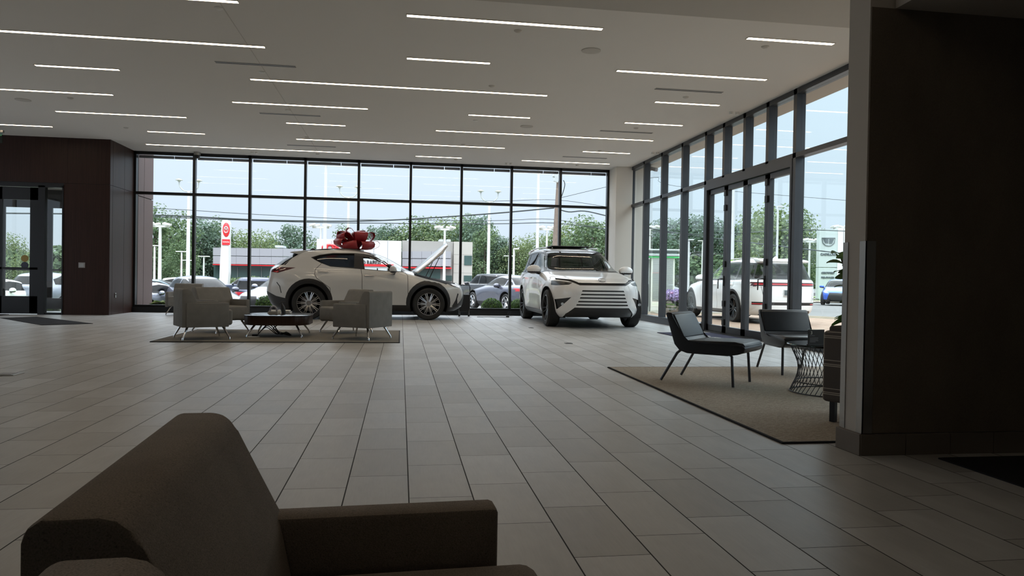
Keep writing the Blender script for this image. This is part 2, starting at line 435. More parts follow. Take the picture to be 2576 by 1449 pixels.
struct('wall_behind', MB().b2((-14.2, -4.2, 0), (XR+.15, -4, ZC)), 'pale_room')
# near right wall: painted end, dark wallcovering on its face
wr = struct('wall_right', MB().b2((2.80, 4.10, 0), (6.45, 4.31, 4.0)), 'paint_light')
struct('wallcovering_panel', MB().b2((2.802, 4.088, .135), (6.44, 4.1, 2.73)), 'wallcovering', wr)
struct('wall_right_return', MB().b2((6.45, -4, 0), (6.65, 4.31, 4.0)), 'pale_room')
bs = MB(); x = 2.785
for k in range(13):
    bs.b2((x, 4.075, 0), (min(x+.30, 6.44), 4.1, .13), bev=.002); x += .3035
bs.b2((2.775, 4.078, 0), (2.80, 4.325, .13), bev=.002)
struct('baseboard_right', bs, 'base_tile')
struct('trim_2', MB().b2((onY(2250, 20, 4.1).x, 2.2, 2.73), (6.44, 4.088, 4.0)), 'paint_light')   # low bulkhead coming off the right wall
for yy, nm in ((4.10, 'near'), (4.31, 'far')):
    s = 1 if yy < 4.2 else -1
    g = MB().b2((2.794, yy, .135), (2.80, yy+s*.045, 1.31)).b2((2.794, yy-s*.006, .135), (2.86, yy, 1.31))
    if nm == 'near': g = MB().b2((2.794, yy-.018, .135), (2.80, yy+.045, 1.31)).b2((2.794, yy-.018, .135), (2.86, yy-.012, 1.31))
    g.build('corner_guard', 'steel', None, label='brushed steel corner guard on the %s edge of the near right wall end' % nm, cat='corner guard', group='corner guards on the wall end')
# left wood-clad vestibule
VX0, VX1, VY1 = -10.7, -8.06, 22.1
w = MB()
w.b2((-14, YW+.02, 0), (VX0, YW+.25, ZC)); w.b2((VX0, YW+.02, 3.14), (VX1, YW+.25, ZC))
w.b2((VX1, YW+.02, 0), (XL-.02, YB-.02, ZC))
wl = struct('wall_left', w, 'black_plastic')
pn = MB(); g = .006
zs = [(.0, ZT-.004), (ZT+.004, ZC)]
for a, b in ((-14, -12.3), (-12.3, VX0)):
    for z0, z1 in zs: pn.b2((a+g, YW, z0), (b-g, YW+.02, z1))
for a, b in ((VX0, -9.45), (-9.45, -7.98)): pn.b2((a, YW, ZT+.004), (b, YW+.02, ZC))
pn.b2((VX1, YW, 0), (XL, YW+.02, ZT-.004)); pn.b2((-7.98+.004, YW, ZT+.004), (XL, YW+.02, ZC))
for a, b in ((YW+.02, 19.27), (19.27, 20.03), (20.03, YB-.03)):
    for z0, z1 in zs: pn.b2((XL-.02, a+g, z0), (XL, b-g, z1))
struct('wood_panels', pn, 'dark_wood', wl)
o = MB()
for z0, z1 in ((-.1, 3.1), (3.12, 4.9)):
    for a, b in ((YB+.16, 21.35), (21.37, VY1)): o.b2((-7.3, a, z0), (XL+.04, b, z1))
wx = struct('wall_outside', MB().b2((-7.6, YB, -.1), (-7.02, VY1-.02, 4.9)), 'black_plastic')
struct('cladding_panels', o, 'clad_out', wx)
struct('trim_3', MB().b2((-14, YW+.25, 3.3), (-7.6, VY1, 3.6)), 'pale_room')       # vestibule ceiling
# entrance doors in the left wall (inner) and the second pair beyond
def leaf(parent, X0, X1, Z0, Z1, y, st=.14, mid=None, bot=.3, top=.14, pane='clear_glass'):
    m = MB(); m.b2((X0, y, Z0), (X0+st, y+.05, Z1)); m.b2((X1-st, y, Z0), (X1, y+.05, Z1))
    m.b2((X0, y, Z0), (X1, y+.05, Z0+bot)); m.b2((X0, y, Z1-top), (X1, y+.05, Z1))
    if mid: m.b2((X0, y, mid), (X1, y+.05, mid+.05))
    lf = struct('door_leaf', m, 'black_frame', parent)
    struct('glass_pane', MB().b2((X0+st, y+.02, Z0+bot), (X1-st, y+.028, Z1-top)), pane, lf)
    return lf
d = struct('door_1', MB().b2((VX0, YW-.02, 3.06), (VX1, YW+.12, 3.14)).b2((VX0, YW-.02, 0), (VX0+.05, YW+.12, 3.1)).b2((-8.62, YW-.02, 0), (-8.47, YW+.12, 3.1)).b2((VX1-.03, YW-.02, 0), (VX1, YW+.12, 3.1)).b2((-8.5, YW, 0), (VX1, YW+.1, .05)), 'black_frame')
for a, b in ((VX0+.05, -9.62), (-9.62, -8.62)):
    lf = leaf(d, a+.005, b-.005, .02, 3.05, YW+.02, .19, 1.08, .42, .30)
    hx = a+.07 if a > -10 else b-.07
    struct('handle', MB().tube([(hx, YW-.06, .35), (hx, YW-.06, 2.35)], .016).tube([(hx, YW-.06, .6), (hx, YW+.03, .6)], .01).tube([(hx, YW-.06, 2.1), (hx, YW+.03, 2.1)], .01), 'steel', lf)
struct('glass_pane', MB().b2((-8.47, YW+.04, .05), (VX1-.03, YW+.048, 3.06)), 'clear_glass', d)
for q, (zz, mt) in enumerate(((1.345, 'decal_gold'), (1.18, 'decal_navy'))):
    c = onY(61, 652, YW+.01); mb = MB().lathe([(.083, 0), (.083, .004)], 32, 'y', (c.x, YW+.034, zz)); mb.build('door_decal', mt, None, smooth=True,
        label='%s round sticker on the glass of the left entrance door' % ('gold' if q == 0 else 'dark blue'), cat='sticker', group='round stickers on the entrance door')
d2 = struct('door_2', MB().b2((-11.2, VY1-.1, 3.0), (-7.6, VY1, 3.3)).b2((-8.46, VY1-.1, -.05), (-8.36, VY1, 3.0)).b2((-7.66, VY1-.1, -.05), (-7.56, VY1, 3.0)).b2((-11.2, VY1-.1, -.05), (-11.1, VY1, 3.0)), 'black_frame')
for a, b in ((-10.9, -9.7), (-9.7, -8.46)): leaf(d2, a, b, 0, 3.0, VY1-.08, .12, 1.06, .3, .2)
# switch plate, wall outlet, exit sign
c = onY(206, 667, YW); pl = empty('switch_plate', (c.x, YW, c.z), label='square grey control plate on the dark wood wall by the entrance', cat='switch plate')
MB().box((0, -.006, 0), (.15, .012, .13), bev=.004).build('plate', 'switch_plate', pl); MB().box((0, -.014, 0), (.10, .006, .085), bev=.002).build('button', 'steel', pl)
c = onX(290, 743, XL); pl = empty('wall_outlet', (XL, c.y, c.z), label='small brass outlet low on the receding wood panels', cat='outlet')
MB().box((.006, 0, 0), (.012, .07, .12), bev=.003).build('plate', 'steel', pl); MB().box((.014, 0, .02), (.006, .03, .03)).build('socket', 'black_plastic', pl)
c = onY(-6, 346, 18.0); ex = empty('exit_sign', (c.x-.08, 18.0, c.z), label='exit sign hanging from the ceiling at the left edge', cat='exit sign')
MB().box((0, 0, 0), (.36, .03, .24), bev=.005).build('panel', 'teal_glass', ex); MB().box((0, 0, .14), (.40, .07, .05)).build('housing', 'steel', ex)
tx = text_mesh('lettering', 'EXIT', .17, 'exit_green', ex, .003); orient(tx, (0, -.02, -.01), (1, 0, 0), (0, 0, 1))
MB().tube([(0, 0, .16), (0, 0, ZC-c.z)], .012).build('stem', 'steel', ex)
# back glass wall
BX = [-7.0, -5.514, -4.08, -2.626, -1.19, .235, 1.66, 3.09, 4.515, 5.935]
m = MB()
for i, x in enumerate(BX): m.b2((x-.033, YB-.06, .14), (x+.033, YB+.09, ZC))
m.b2((-7.02, YB-.06, ZC-.07), (5.97, YB+.09, ZC)); m.b2((-7.02, YB-.055, ZT-.035), (5.97, YB+.085, ZT+.035)); m.b2((-7.02, YB-.055, .14), (5.97, YB+.085, .20))
wb_ = struct('window_1', m, 'black_frame')
for a, b in zip(BX, BX[1:]):
    for z0, z1 in ((.20, ZT-.035), (ZT+.035, ZC-.07)):
        struct('glass_pane', MB().b2((a+.033, YB, z0), (b-.033, YB+.008, z1)), 'window_glass', wb_)
sh = MB()
for i in range(9):
    n = .02; sh.b2((BX[i]+.05, YB+.10, 4.12), (BX[i]+.93, YB+.16, 4.19)); sh.b2((BX[i]+.95, YB+.10, 4.12), (BX[i+1]-.04, YB+.16, 4.19))
struct('trim_4', sh, 'panel_gray')
struct('baseboard_back', MB().b2((-7.02, YB-.12, 0), (6.0, YB+.1, .14)), 'black_frame')
struct('wall_pier', MB().b2((5.96, 20.0, 0), (6.44, YB+.1, ZC)), 'pier_white')
px_ = struct('wall_pier_outside', MB().b2((6.66, 20.55, -.1), (7.07, 21.2, 4.9)), 'pier_white')
# right glass wall
RY = [20.22, 18.94, 17.59, 16.24, 14.91, 14.03, 13.13, 12.24, 11.32, 9.35, 7.7, 6.05, 4.4]  # nearest panes are unseen, glazing carried on there to let light in
m = MB()
for i, y in enumerate(RY):
    hw = .05; m.b2((XR-.09, y-hw, (ZT if 5 <= i <= 7 else .14)), (XR+.07, y+hw, ZC))
m.b2((XR-.09, 4.31, ZC-.09), (XR+.07, 20.3, ZC)); m.b2((XR-.09, 4.31, ZT-.04), (XR+.07, 20.3, ZT+.04))
m.b2((XR-.1, 14.86, 0), (XR+.08, 14.96, .2)); m.b2((XR-.1, 11.27, 0), (XR+.08, 11.37, .2))
w2 = struct('window_2', m, 'door_metal')
for i in range(len(RY)-1):
    a, b = RY[i+1]+.05, RY[i]-.05
    struct('glass_pane', MB().b2((XR-.004, a, ZT+.04), (XR+.004, b, ZC-.09)), 'side_glass', w2)
    if not 4 <= i <= 7: struct('glass_pane', MB().b2((XR-.004, a, .16), (XR+.004, b, ZT-.04)), 'side_glass', w2)
struct('baseboard_glass_wall', MB().b2((XR-.13, 14.96, 0), (XR+.1, 20.3, .16)).b2((XR-.13, 4.31, 0), (XR+.1, 11.27, .16)), 'door_metal')
# folding glass doors
dd = struct('door_3', MB().b2((XR-.1, 11.37, 3.0), (XR+.08, 14.86, ZT-.04)).b2((XR-.1, 11.37, 0), (XR+.08, 14.86, .03)).b2((XR-.1, 14.80, 0), (XR+.08, 14.86, 3.0)).b2((XR-.1, 11.37, 0), (XR+.08, 11.43, 3.0)), 'door_metal')
DY = [14.80, 13.95, 13.12, 12.27, 11.43]
for i in range(4):
    a, b = DY[i+1]+.004, DY[i]-.004; st = .085
    m = MB().b2((XR-.05, a, .035), (XR+.03, a+st, 2.99)).b2((XR-.05, b-st, .035), (XR+.03, b, 2.99)).b2((XR-.05, a, .035), (XR+.03, b, .16)).b2((XR-.05, a, 2.9), (XR+.03, b, 2.99))
    lf = struct('door_leaf', m, 'door_metal', dd)
    struct('glass_pane', MB().b2((XR-.012, a+st, .16), (XR-.004, b-st, 2.9)), 'side_glass', lf)
    if i in (0, 2):
        for z in (.25, .62, 1.42, 2.55, 2.85): struct('hinge', MB().box((XR-.065, a, z), (.03, .09, .12), bev=.004), 'black_plastic', lf)
        hy = a+.04
        struct('handle', MB().tube([(XR-.05, hy, 1.12), (XR-.11, hy, 1.12), (XR-.12, hy+.10, 1.11), (XR-.12, hy+.11, .92)], .011).box((XR-.055, hy, 1.08), (.015, .04, .2), bev=.004), 'black_plastic', lf)
# canopy outside above the right glass wall
cn = struct('trim_5', MB().b2((XR+.16, 4.0, 4.32), (6.84, 21.3, 4.37)).b2((6.85, 4.0, 4.32), (7.28, 21.3, 4.37)).b2((XR+.16, 4.0, 4.37), (7.28, 21.3, 4.6)), 'paint_light')
# ---- ceiling fittings
def on_c(u, v): return onZ(u, v, ZC)
LI = [  # end points of each recessed strip in the photo, and what singles it out
 ((300, -17), (599, 4), 'nearest strip, cut by the top edge of the picture at left'),
 ((-60, 69), (668, 121), 'long strip running in from the left edge nearest the camera'),
 ((87, 162), (301, 176), 'short strip just behind the longest left one'),
 ((-60, 220), (284, 238), 'strip running in from the left edge above the round speaker'),
 ((-30, 311), (131, 318), 'strip ending just before the dark wood wall top'),
 ((138, 278), (470, 296), 'medium strip in front of the entrance wall'),
 ((370, 329), (516, 337), 'short strip near the far left window corner'),
 ((365, 361), (881, 385), 'long strip closest to the back windows at left'),
 ((584, 255), (925, 274), 'medium strip between two slot diffusers at left of centre'),
 ((720, 308), (869, 316), 'short strip behind the second slot diffuser'),
 ((629, 197), (1375, 241), 'longest strip, across the middle of the ceiling'),
 ((744, 347), (1268, 374), 'long strip above the car with the bow'),
 ((1024, 38), (1515, 72), 'strip nearest the lower ceiling at top centre'),
 ((1024, 145), (1232, 159), 'short strip below the nearest centre one'),
 ((1179, 288), (1333, 296), 'short strip in front of the far round speaker'),
 ((1097, 328), (1643, 353), 'long strip behind the far round speaker'),
 ((1046, 392), (1161, 397), 'short strip closest to the back windows at centre'),
 ((1313, 403), (1533, 412), 'strip above the front-facing white car'),
 ((1467, 380), (1584, 386), 'short strip between the last diffuser and the right corner'),
 ((1550, 179), (1931, 198), 'medium strip in front of the right slot diffuser'),
 ((1648, 256), (1810, 264), 'short strip behind the right slot diffuser'),
 ((1572, 308), (1717, 315), 'short strip near the right glass wall, third from the camera'),
 ((1879, 96), (2098, 109), 'short strip nearest the right column')]
for a, b, txt in LI:
    A, B = on_c(*a), on_c(*b); y = (A.y+B.y)/2
    L = empty('ceiling_light', ((A.x+B.x)/2, y, ZC), label='warm recessed ceiling light, '+txt, cat='ceiling light', group='linear lights in the ceiling')
    hl = abs(B.x-A.x)/2
    MB().b2((-hl, -.036, -.008), (hl, .036, .002)).build('diffuser', 'light_warm', L)
    MB().b2((-hl-.012, -.048, -.010), (hl+.012, -.036, .002)).b2((-hl-.012, .036, -.010), (hl+.012, .048, .002)).b2((-hl-.012, -.036, -.01), (-hl, .036, .002)).b2((hl, -.036, -.01), (hl+.012, .036, .002)).build('housing', 'ceiling', L)
for a, b, txt in [((540, 154), (745, 169), 'nearest, over the left seating'), ((653, 284), (806, 292), 'second from the camera at left'), ((722, 364), (845, 370), 'closest to the back windows at left'),
                  ((1648, 223), (1818, 232), 'nearest on the right side'), ((1509, 329), (1642, 334), 'middle one on the right side'), ((1415, 394), (1527, 398), 'closest to the back windows at right')]:
    A, B = on_c(*a), on_c(*b); hl = abs(B.x-A.x)/2
    D = empty('slot_diffuser', ((A.x+B.x)/2, (A.y+B.y)/2, ZC), label='black slot air diffuser in the ceiling, '+txt, cat='air diffuser', group='slot diffusers')
    MB().b2((-hl, -.06, -.004), (hl, .06, .002)).build('frame', 'ceiling', D)
    for s in (-1, 1): MB().b2((-hl, s*.028-.014, -.007), (hl, s*.028+.014, -.003)).build('slot', 'black_plastic', D)
for x, y in ((-3.2, 5.2), (.1, 1.6)):      # two unseen fill strips added to brighten the near bay
    L = empty('ceiling_light', (x, y, 4.0), label='added warm fill strip, out of view, in the lower ceiling above the %s of the near bay' % ('front edge' if y > 4 else 'armchairs'), cat='ceiling light', group='linear lights in the ceiling')
    MB().b2((-1.25, -.036, -.008), (1.25, .036, .002)).build('diffuser', 'light_warm', L); MB().b2((-1.262, .036, -.01), (1.262, .048, .002)).b2((-1.262, -.048, -.01), (1.262, -.036, .002)).build('housing', 'ceiling', L)
for (u, v), r, txt in [((1487, 127), .135, 'nearest, right of centre'), ((1325, 318), .135, 'further back, above the long strip light'), ((58, 251), .135, 'at the far left of the ceiling')]:
    c = on_c(u, v); D = empty('ceiling_speaker', c, label='round grey ceiling speaker, '+txt, cat='speaker', group='ceiling speakers')
    MB().lathe([(0, -.008), (r*.92, -.008), (r*.92, 0)], 32).build('grille', 'panel_gray', D, smooth=True); MB().lathe([(r*.92, -.011), (r, -.009), (r, .002), (r*.92, .002)], 32).build('rim', 'soffit', D, smooth=True)
SPK = [(550, 20, 'top left, nearest the camera'), (659, 181, 'behind the nearest left diffuser'), (725, 277, 'in front of the second left diffuser'), (772, 345, 'by the strip left of the bow'), (799, 387, 'close to the back windows left of the bow'),
       (1303, 77, 'below the nearest centre strip'), (1237, 216, 'above the longest strip'), (1196, 303, 'left of the far speaker'), (1165, 363, 'above the strip over the car hood'), (1925, 117, 'nearest the right column'),
       (1725, 244, 'between right diffuser and short strip'), (1600, 322, 'beside the middle right diffuser'), (1509, 379, 'in front of the far right diffuser'), (1452, 415, 'over the front-facing car'), (177, 246, 'right of the left speaker'),
       (317, 321, 'in front of the wood wall corner'), (406, 368, 'at the left end of the far left strip'), (1147, 401, 'at centre by the back windows')]
for i, (u, v, txt) in enumerate(SPK):
    c = on_c(u, v); D = empty('fire_sprinkler', c, label='round ceiling sprinkler plate, '+txt, cat='sprinkler', group='ceiling sprinklers')
    MB().lathe([(.052, .001), (.052, -.006), (.03, -.022), (0, -.022)], 20).build('cover_plate', 'white_plastic' if i in (0, 1, 2, 7) else 'soffit', D, smooth=True)
for u, v, txt in [(640, 382, 'left of the bow'), (1280, 410, 'centre'), (1648, 383, 'far end of the right side'), (1847, 282, 'near end of the right side')]:
    c = on_c(u, v); D = empty('twin_spotlight', c, label='tiny pair of white ceiling spots by the windows, '+txt, cat='spotlight', group='twin ceiling spots')
    for s in (-1, 1): MB().lathe([(0, -.05), (.035, -.05), (.04, 0)], 14, c=(s*.06, 0, 0)).build('spot', 'white_plastic', D, smooth=True)
A, B = on_c(550, 2), on_c(803, 392)
struct('trim_6', MB().b2((A.x-.005, A.y, ZC-.002), (A.x+.005, 20.2, ZC+.01)), 'soffit')
c = onY(496, 396, YB-.25); D = empty('security_camera', (c.x, YB-.25, ZC), label='dark dome camera on the ceiling beside the back window mullion', cat='camera')
MB().lathe([(0, -.17), (.05, -.155), (.075, -.11), (.075, -.08)], 18).build('dome', 'black_plastic', D, smooth=True); MB().lathe([(.085, -.08), (.085, .0)], 18).build('base', 'steel', D, smooth=True)
c = onX(1640, 424, 6.95); D = empty('security_camera', (6.95, c.y, c.z), rz=-1.2, label='white bullet camera under the outside canopy near the corner', cat='camera')
MB().box((0, 0, 0), (.42, .11, .10), rot=(0, .3, 0), bev=.02).build('housing', 'panel_gray', D); MB().tube([(-.1, 0, .03), (-.1, 0, 4.32-c.z)], .02).build('bracket', 'panel_gray', D)
# floor boxes
for u, v, s, txt in [(18, 942, .22, 'raised, at the far left of the tile floor'), (1336, 825, .10, 'flush, left of the front-facing car'), (1430, 864, .12, 'flush, in the open floor before the front-facing car')]:
    c = onZ(u, v); D = empty('floor_box', c, label='small metal floor box lid, '+txt, cat='floor box', group='floor boxes')
    MB().b2((-s/2, -s/2, 0), (s/2, s/2, .008), bev=.002).build('lid', 'steel' if s > .2 else 'door_metal', D); MB().b2((-s*.3, -s*.3, .008), (s*.3, s*.3, .011)).build('hatch', 'black_frame' if s < .2 else 'panel_gray', D)
# ---------------------------------------------------------------- furniture and small things indoors
def flat_poly(name, pts, th, mat, **tg):
    c = sum((Vector((p.x, p.y, 0)) for p in pts), Vector())/len(pts)
    mb = MB().prism([(p.x-c.x, p.y-c.y) for p in pts], .001, th, 'z')
    return mb.build(name, mat, None, loc=c, **tg)
def rug(name, x0, y0, x1, y1, th, mat, edge, label, rz=0, cat='rug'):
    R = empty(name, ((x0+x1)/2, (y0+y1)/2, 0), rz, label=label, cat=cat); a, b = (x1-x0)/2, (y1-y0)/2
    MB().b2((-a+.02, -b+.02, .001), (a-.02, b-.02, th)).build('pile', mat, R)
    e = MB(); w = .02
    for q in (((-a, -b), (a, -b+w)), ((-a, b-w), (a, b)), ((-a, -b+w), (-a+w, b-w)), ((a-w, -b+w), (a, b-w))): e.b2((*q[0], .001), (*q[1], th))
    e.build('binding', edge, R); return R
rug('rug', -3.73, 11.72, 0, 14.35, .012, 'rug_gray', 'mat_black', 'large taupe rug under the grey armchairs and coffee table')
rug('rug', 2.46, 4.42, 6.25, 8.48, .012, 'rug_tweed', 'mat_black', 'brown tweed rug under the two black lounge chairs')
flat_poly('entrance_mat', [onZ(0, 800.4), onZ(92.7, 797.7), onZ(233.8, 814.7), onZ(104.3, 818.5)], .01, 'mat_black', label='dark diamond-set mat on the tiles in front of the left entrance', cat='mat')
flat_poly('entrance_mat', [Vector((-10.9, 18.2, 0)), Vector((-9.2, 18.2, 0)), Vector((-9.2, 19.0, 0)), Vector((-10.9, 19.0, 0))], .01, 'mat_black', label='dark mat right at the foot of the left entrance door', cat='mat')
flat_poly('entrance_mat', [Vector((3.215, 2.4, 0)), Vector((5.2, 2.4, 0)), Vector((5.2, 3.96, 0)), Vector((3.215, 3.96, 0))], .01, 'mat_black', label='black mat on the floor at the bottom right, under the dark wall', cat='mat')
mt = empty('logo_mat', (5.75, 13.35, 0), label='navy mat with a white emblem and letters inside the folding glass doors', cat='mat')
MB().b2((-.58, -1.0, .001), (.58, .93, .012), bev=.004).build('pile', 'mat_navy', mt)
tx = text_mesh('lettering', 'LEXUS', .30, 'white_plastic', mt, .0015); orient(tx, (.02, .28, .0135), (0, 1, 0), (-1, 0, 0))
def emblem_mb(w, h, r):
    """ellipse ring with a slanted L inside, in the local xy plane"""
    mb = MB(); n = 28
    mb.tube([(w*math.cos(2*PI*k/n), h*math.sin(2*PI*k/n), 0) for k in range(n+1)], r, 6, False)
    mb.tube([(w*.42, h*.80, 0), (-w*.02, h*.62, 0), (-w*.62, -h*.42, 0), (w*.80, -h*.42, 0)], r, 6); return mb
e_ = emblem_mb(.22, .16, .012).build('emblem', 'white_plastic', mt); orient(e_, (.02, -.52, .013), (0, 1, 0), (-1, 0, 0)); e_.scale = (1, 1, .15)

def armchair(mat, label, loc, rz, group=None, sc=1.0, width=.72, legs=True, name='armchair'):
    A = empty(name, loc, rz, label=label, cat='armchair', group=group); hw = width/2
    back = [(-.36, .20), (-.36, .765), (-.354, .782), (-.338, .793), (-.275, .793), (-.255, .788), (-.239, .775), (-.225, .752), (-.13, .565), (-.10, .42), (-.10, .20)]
    MB().prism(back, -hw+.015, hw-.015, 'y', bev=.007).build('back', mat, A, smooth=True)
    for s in (-1, 1):
        MB().prism([(-.30, .20), (-.30, .58), (.33, .58), (.33, .20)], s*(hw-.075), s*(hw+.005), 'y', bev=.014).build('arm', mat, A, smooth=True)
    MB().box((.145, 0, .345), (.53, width-.17, .25), bev=.04, seg=4).build('seat', mat, A, smooth=True)
    if legs:
        for sx in (-1, 1):
            for sy in (-1, 1):
                MB().tube([(sx*.26, sy*(hw-.12), .21), (sx*.335, sy*(hw-.04), .05), (sx*.345, sy*(hw-.03), .03), (sx*.345, sy*(hw-.03), 0)], [.019, .013, .013, .014], 8).build('leg', 'chrome', A, smooth=True)
    A.scale = (sc, sc, sc); return A
def face(dx, dy): return math.atan2(dy, dx)
# left near chair: rear legs at its left, turned away from the camera
def mid(*ps): return sum(ps, Vector())/len(ps)
G4 = 'grey armchairs on the taupe rug'
Z0 = .0135
c1 = mid(onZ(462, 859), onZ(585, 855), onZ(429, 852), onZ(550, 848)); dv = onZ(585, 855)-onZ(462, 859)
armchair('chair_gray', 'grey armchair nearest the camera left of the coffee table, seen from its side', (c1.x, c1.y, Z0), face(dv.x, dv.y), G4)
c2 = mid(onZ(922, 859), onZ(987, 853), onZ(833, 854), onZ(901, 848)); dv = onZ(833, 854)-onZ(922, 859)
armchair('chair_gray', 'grey armchair nearest the camera right of the coffee table, its back turned to the camera', (c2.x, c2.y, Z0), face(dv.x, dv.y), G4)
armchair('chair_gray', 'grey armchair behind the left one, its pale inner back facing the camera', (-3.18, 13.75, Z0), math.radians(-42), G4)
armchair('chair_gray', 'grey armchair mostly hidden behind the right one, before the car doors', (-.98, 13.75, Z0), math.radians(214), G4)
armchair('chair_gray', 'dark grey armchair alone by the back windows at left', (-5.45, 19.75, 0), math.radians(-95))
# coffee table
ct = empty('coffee_table', (-2.05, 13.02, Z0), 0, label='low dark wood coffee table with rounded corners among the grey armchairs', cat='coffee table')
def ell(w, d, n, ex=3.2):
    return [(w/2*math.copysign(abs(math.cos(a))**(2/ex), math.cos(a)), d/2*math.copysign(abs(math.sin(a))**(2/ex), math.sin(a))) for a in [2*PI*(k+.5)/n for k in range(n)]]
tp = rrect(1.06, 1.1, .33, 8)
MB().prism(tp, .20, .345, 'z', bev=.006).build('apron', 'table_wood', ct, smooth=True)
MB().prism(rrect(1.08, 1.12, .34, 8), .345, .36, 'z', bev=.004).build('table_top', simple('dark_top', (.028, .026, .03), .16, var=.05), ct, smooth=True)
for sx in (-1, 1):
    for sy in (-1, 1): MB().tube([(sx*.33, sy*.38, .205), (sx*.43, sy*.50, .05), (sx*.44, sy*.515, .03), (sx*.44, sy*.515, 0)], [.018, .013, .013, .014], 8).build('leg', 'chrome', ct, smooth=True)
T = Z0+.36
def small(name, u, v, label, cat, yoff=0, **k):
    c = onZ(u, v, T+.0); return empty(name, (c.x, c.y+yoff, T), label=label, cat=cat, **k)
bk = small('book', 704, 787, 'upper pale book under the table ornaments', 'book', .0); bk.location.z = T+.026
MB().b2((-.17, -.11, 0), (.17, .11, .022), bev=.002).build('cover', 'paper', bk); MB().b2((-.165, -.112, .004), (.172, .105, .018)).build('pages', 'white_plastic', bk)
bk = small('book', 704, 787, 'lower pale book lying on the coffee table', 'book', .0)
MB().b2((-.19, -.13, 0), (.19, .13, .025), bev=.002).build('cover', 'book_dark', bk); MB().b2((-.185, -.133, .004), (.193, .125, .021)).build('pages', 'paper', bk)
ar = small('arch_ornament', 692, 789.5, 'grey stone arch ornament on a block on the coffee table', 'ornament', -.16)
MB().b2((-.075, -.05, 0), (.075, .05, .05), bev=.004).build('block', 'stone', ar)
MB().tube([(.055*math.cos(PI*k/12), 0, .05+.085*math.sin(PI*k/12)) for k in range(13)], .016, 8).build('arch', 'panel_gray', ar, smooth=True)
cu = small('cube_ornament', 699, 789, 'small white cube beside the arch ornament', 'ornament', -.2); cu.location.x += .06
MB().b2((-.022, -.022, 0), (.022, .022, .045), bev=.006).build('cube', 'white_plastic', cu)
bo = small('figurine', 716, 788.5, 'black abstract figurine standing on the coffee table beside the arch', 'figurine', -.14)
MB().tube([(0, 0, 0), (.005, 0, .03), (-.01, 0, .09), (-.02, 0, .13), (-.035, 0, .18), (-.03, 0, .20)], [.042, .036, .040, .034, .018, .012], 12).build('body', 'black_plastic', bo, smooth=True)
MB().tube([(-.07, 0, .175), (-.03, 0, .205), (.03, 0, .208)], [.006, .012, .005], 8).build('wing', 'black_plastic', bo, smooth=True)
cb = empty('cable_bundle', (-2.12, 12.72, Z0), label='tangle of black cables with a plug under the coffee table', cat='cables')
for k in range(6):
    a = random.uniform(-.05, .05)
    pts = [(-.24, 0, .02), (-.14+.02*k, .02, .10+.025*k), (.0+.03*k, a, .04+.02*random.random()), (.12+.02*k, -a, .025+.01*k), (.30, .03*k-.08, .02)]
    if k < 2: pts = [(.05+.03*k, .12, .19), (.04-.04*k, .1, .13), (.10, .04, .06+.02*k), (.30, .0, .03)]
    MB().tube([tuple(p) for p in crom(pts, 6)], .007, 6).build('cable', 'black_plastic', cb, smooth=True)
MB().box((-.27, -.02, .02), (.09, .06, .04), bev=.008).build('plug', 'black_plastic', cb)
fo = empty('floor_socket', (-2.40, 12.64, Z0), label='round white floor socket under the left end of the coffee table', cat='socket')
MB().lathe([(0, .008), (.085, .008), (.1, 0)], 24).build('lid', 'white_plastic', fo, smooth=True)
# foreground armchair
armchair('chair_brown', 'brown armchair closest to the camera, only its back top showing at the bottom edge', (.018, .452, 0), math.radians(3), None, .96, .72)
fc = armchair('chair_brown', 'large dark brown armchair in the foreground at bottom left', (-.09, 1.235, 0), math.radians(3), None, .96, .72)

# black leather lounge chairs
def lounge(label, loc, rz):
    A = empty('lounge_chair', loc, rz, label=label, cat='lounge chair', group='black leather lounge chairs')
    w = .29
    prof = [(-.455, .70), (-.44, .715), (-.395, .712), (-.378, .695), (-.265, .475), (-.21, .425), (-.10, .415), (.26, .43), (.345, .425), (.375, .395), (.365, .35), (.30, .325), (.20, .305), (-.22, .305), (-.30, .33), (-.355, .39)]
    base = [p for p in prof]
    MB().prism(base, -w, w, 'y', bev=.014, seg=3).build('shell', 'leather', A, smooth=50)
    pad = [(-.425, .80), (-.385, .795), (-.25, .47), (-.235, .44), (-.275, .45), (-.30, .48)]
    MB().prism([(-.392, .705), (-.360, .69), (-.248, .468), (-.262, .45), (-.30, .47)], -w+.012, w-.012, 'y', bev=.010).build('back_pad', 'leather', A, smooth=50)
    MB().prism([(-.225, .415), (-.225, .437), (.27, .449), (.35, .437), (.375, .405), (.30, .40)], -w+.012, w-.012, 'y', bev=.009).build('seat_pad', 'leather', A, smooth=50)
    for s in (-1, 1):
        MB().tube([(-.24, s*.24, .34), (-.30, s*.245, .33), (-.335, s*.25, .30), (-.50, s*.27, .009)], [.014]*4, 8).build('leg', 'door_metal', A, smooth=True)
        MB().tube([(.20, s*.25, .33), (.235, s*.255, .30), (.255, s*.262, .002)], [.014]*3, 8).build('leg', 'door_metal', A, smooth=True)
    return A
f1, f2, r1, r2 = onZ(1836, 980.8), onZ(1892.6, 962.3), onZ(1658, 963.7), onZ(1727.8, 945.8)
dv = mid(f1, f2)-mid(r1, r2); cc = mid(f1, f2, r1, r2)
L1 = lounge('black leather lounge chair on the rug edge, seen side-on from its left', (cc.x+dv.normalized().x*.11, cc.y+dv.normalized().y*.11, Z0), face(dv.x, dv.y))
L2 = lounge('black leather lounge chair behind the wire table, facing the camera', (4.53, 7.86, Z0), math.radians(-97))

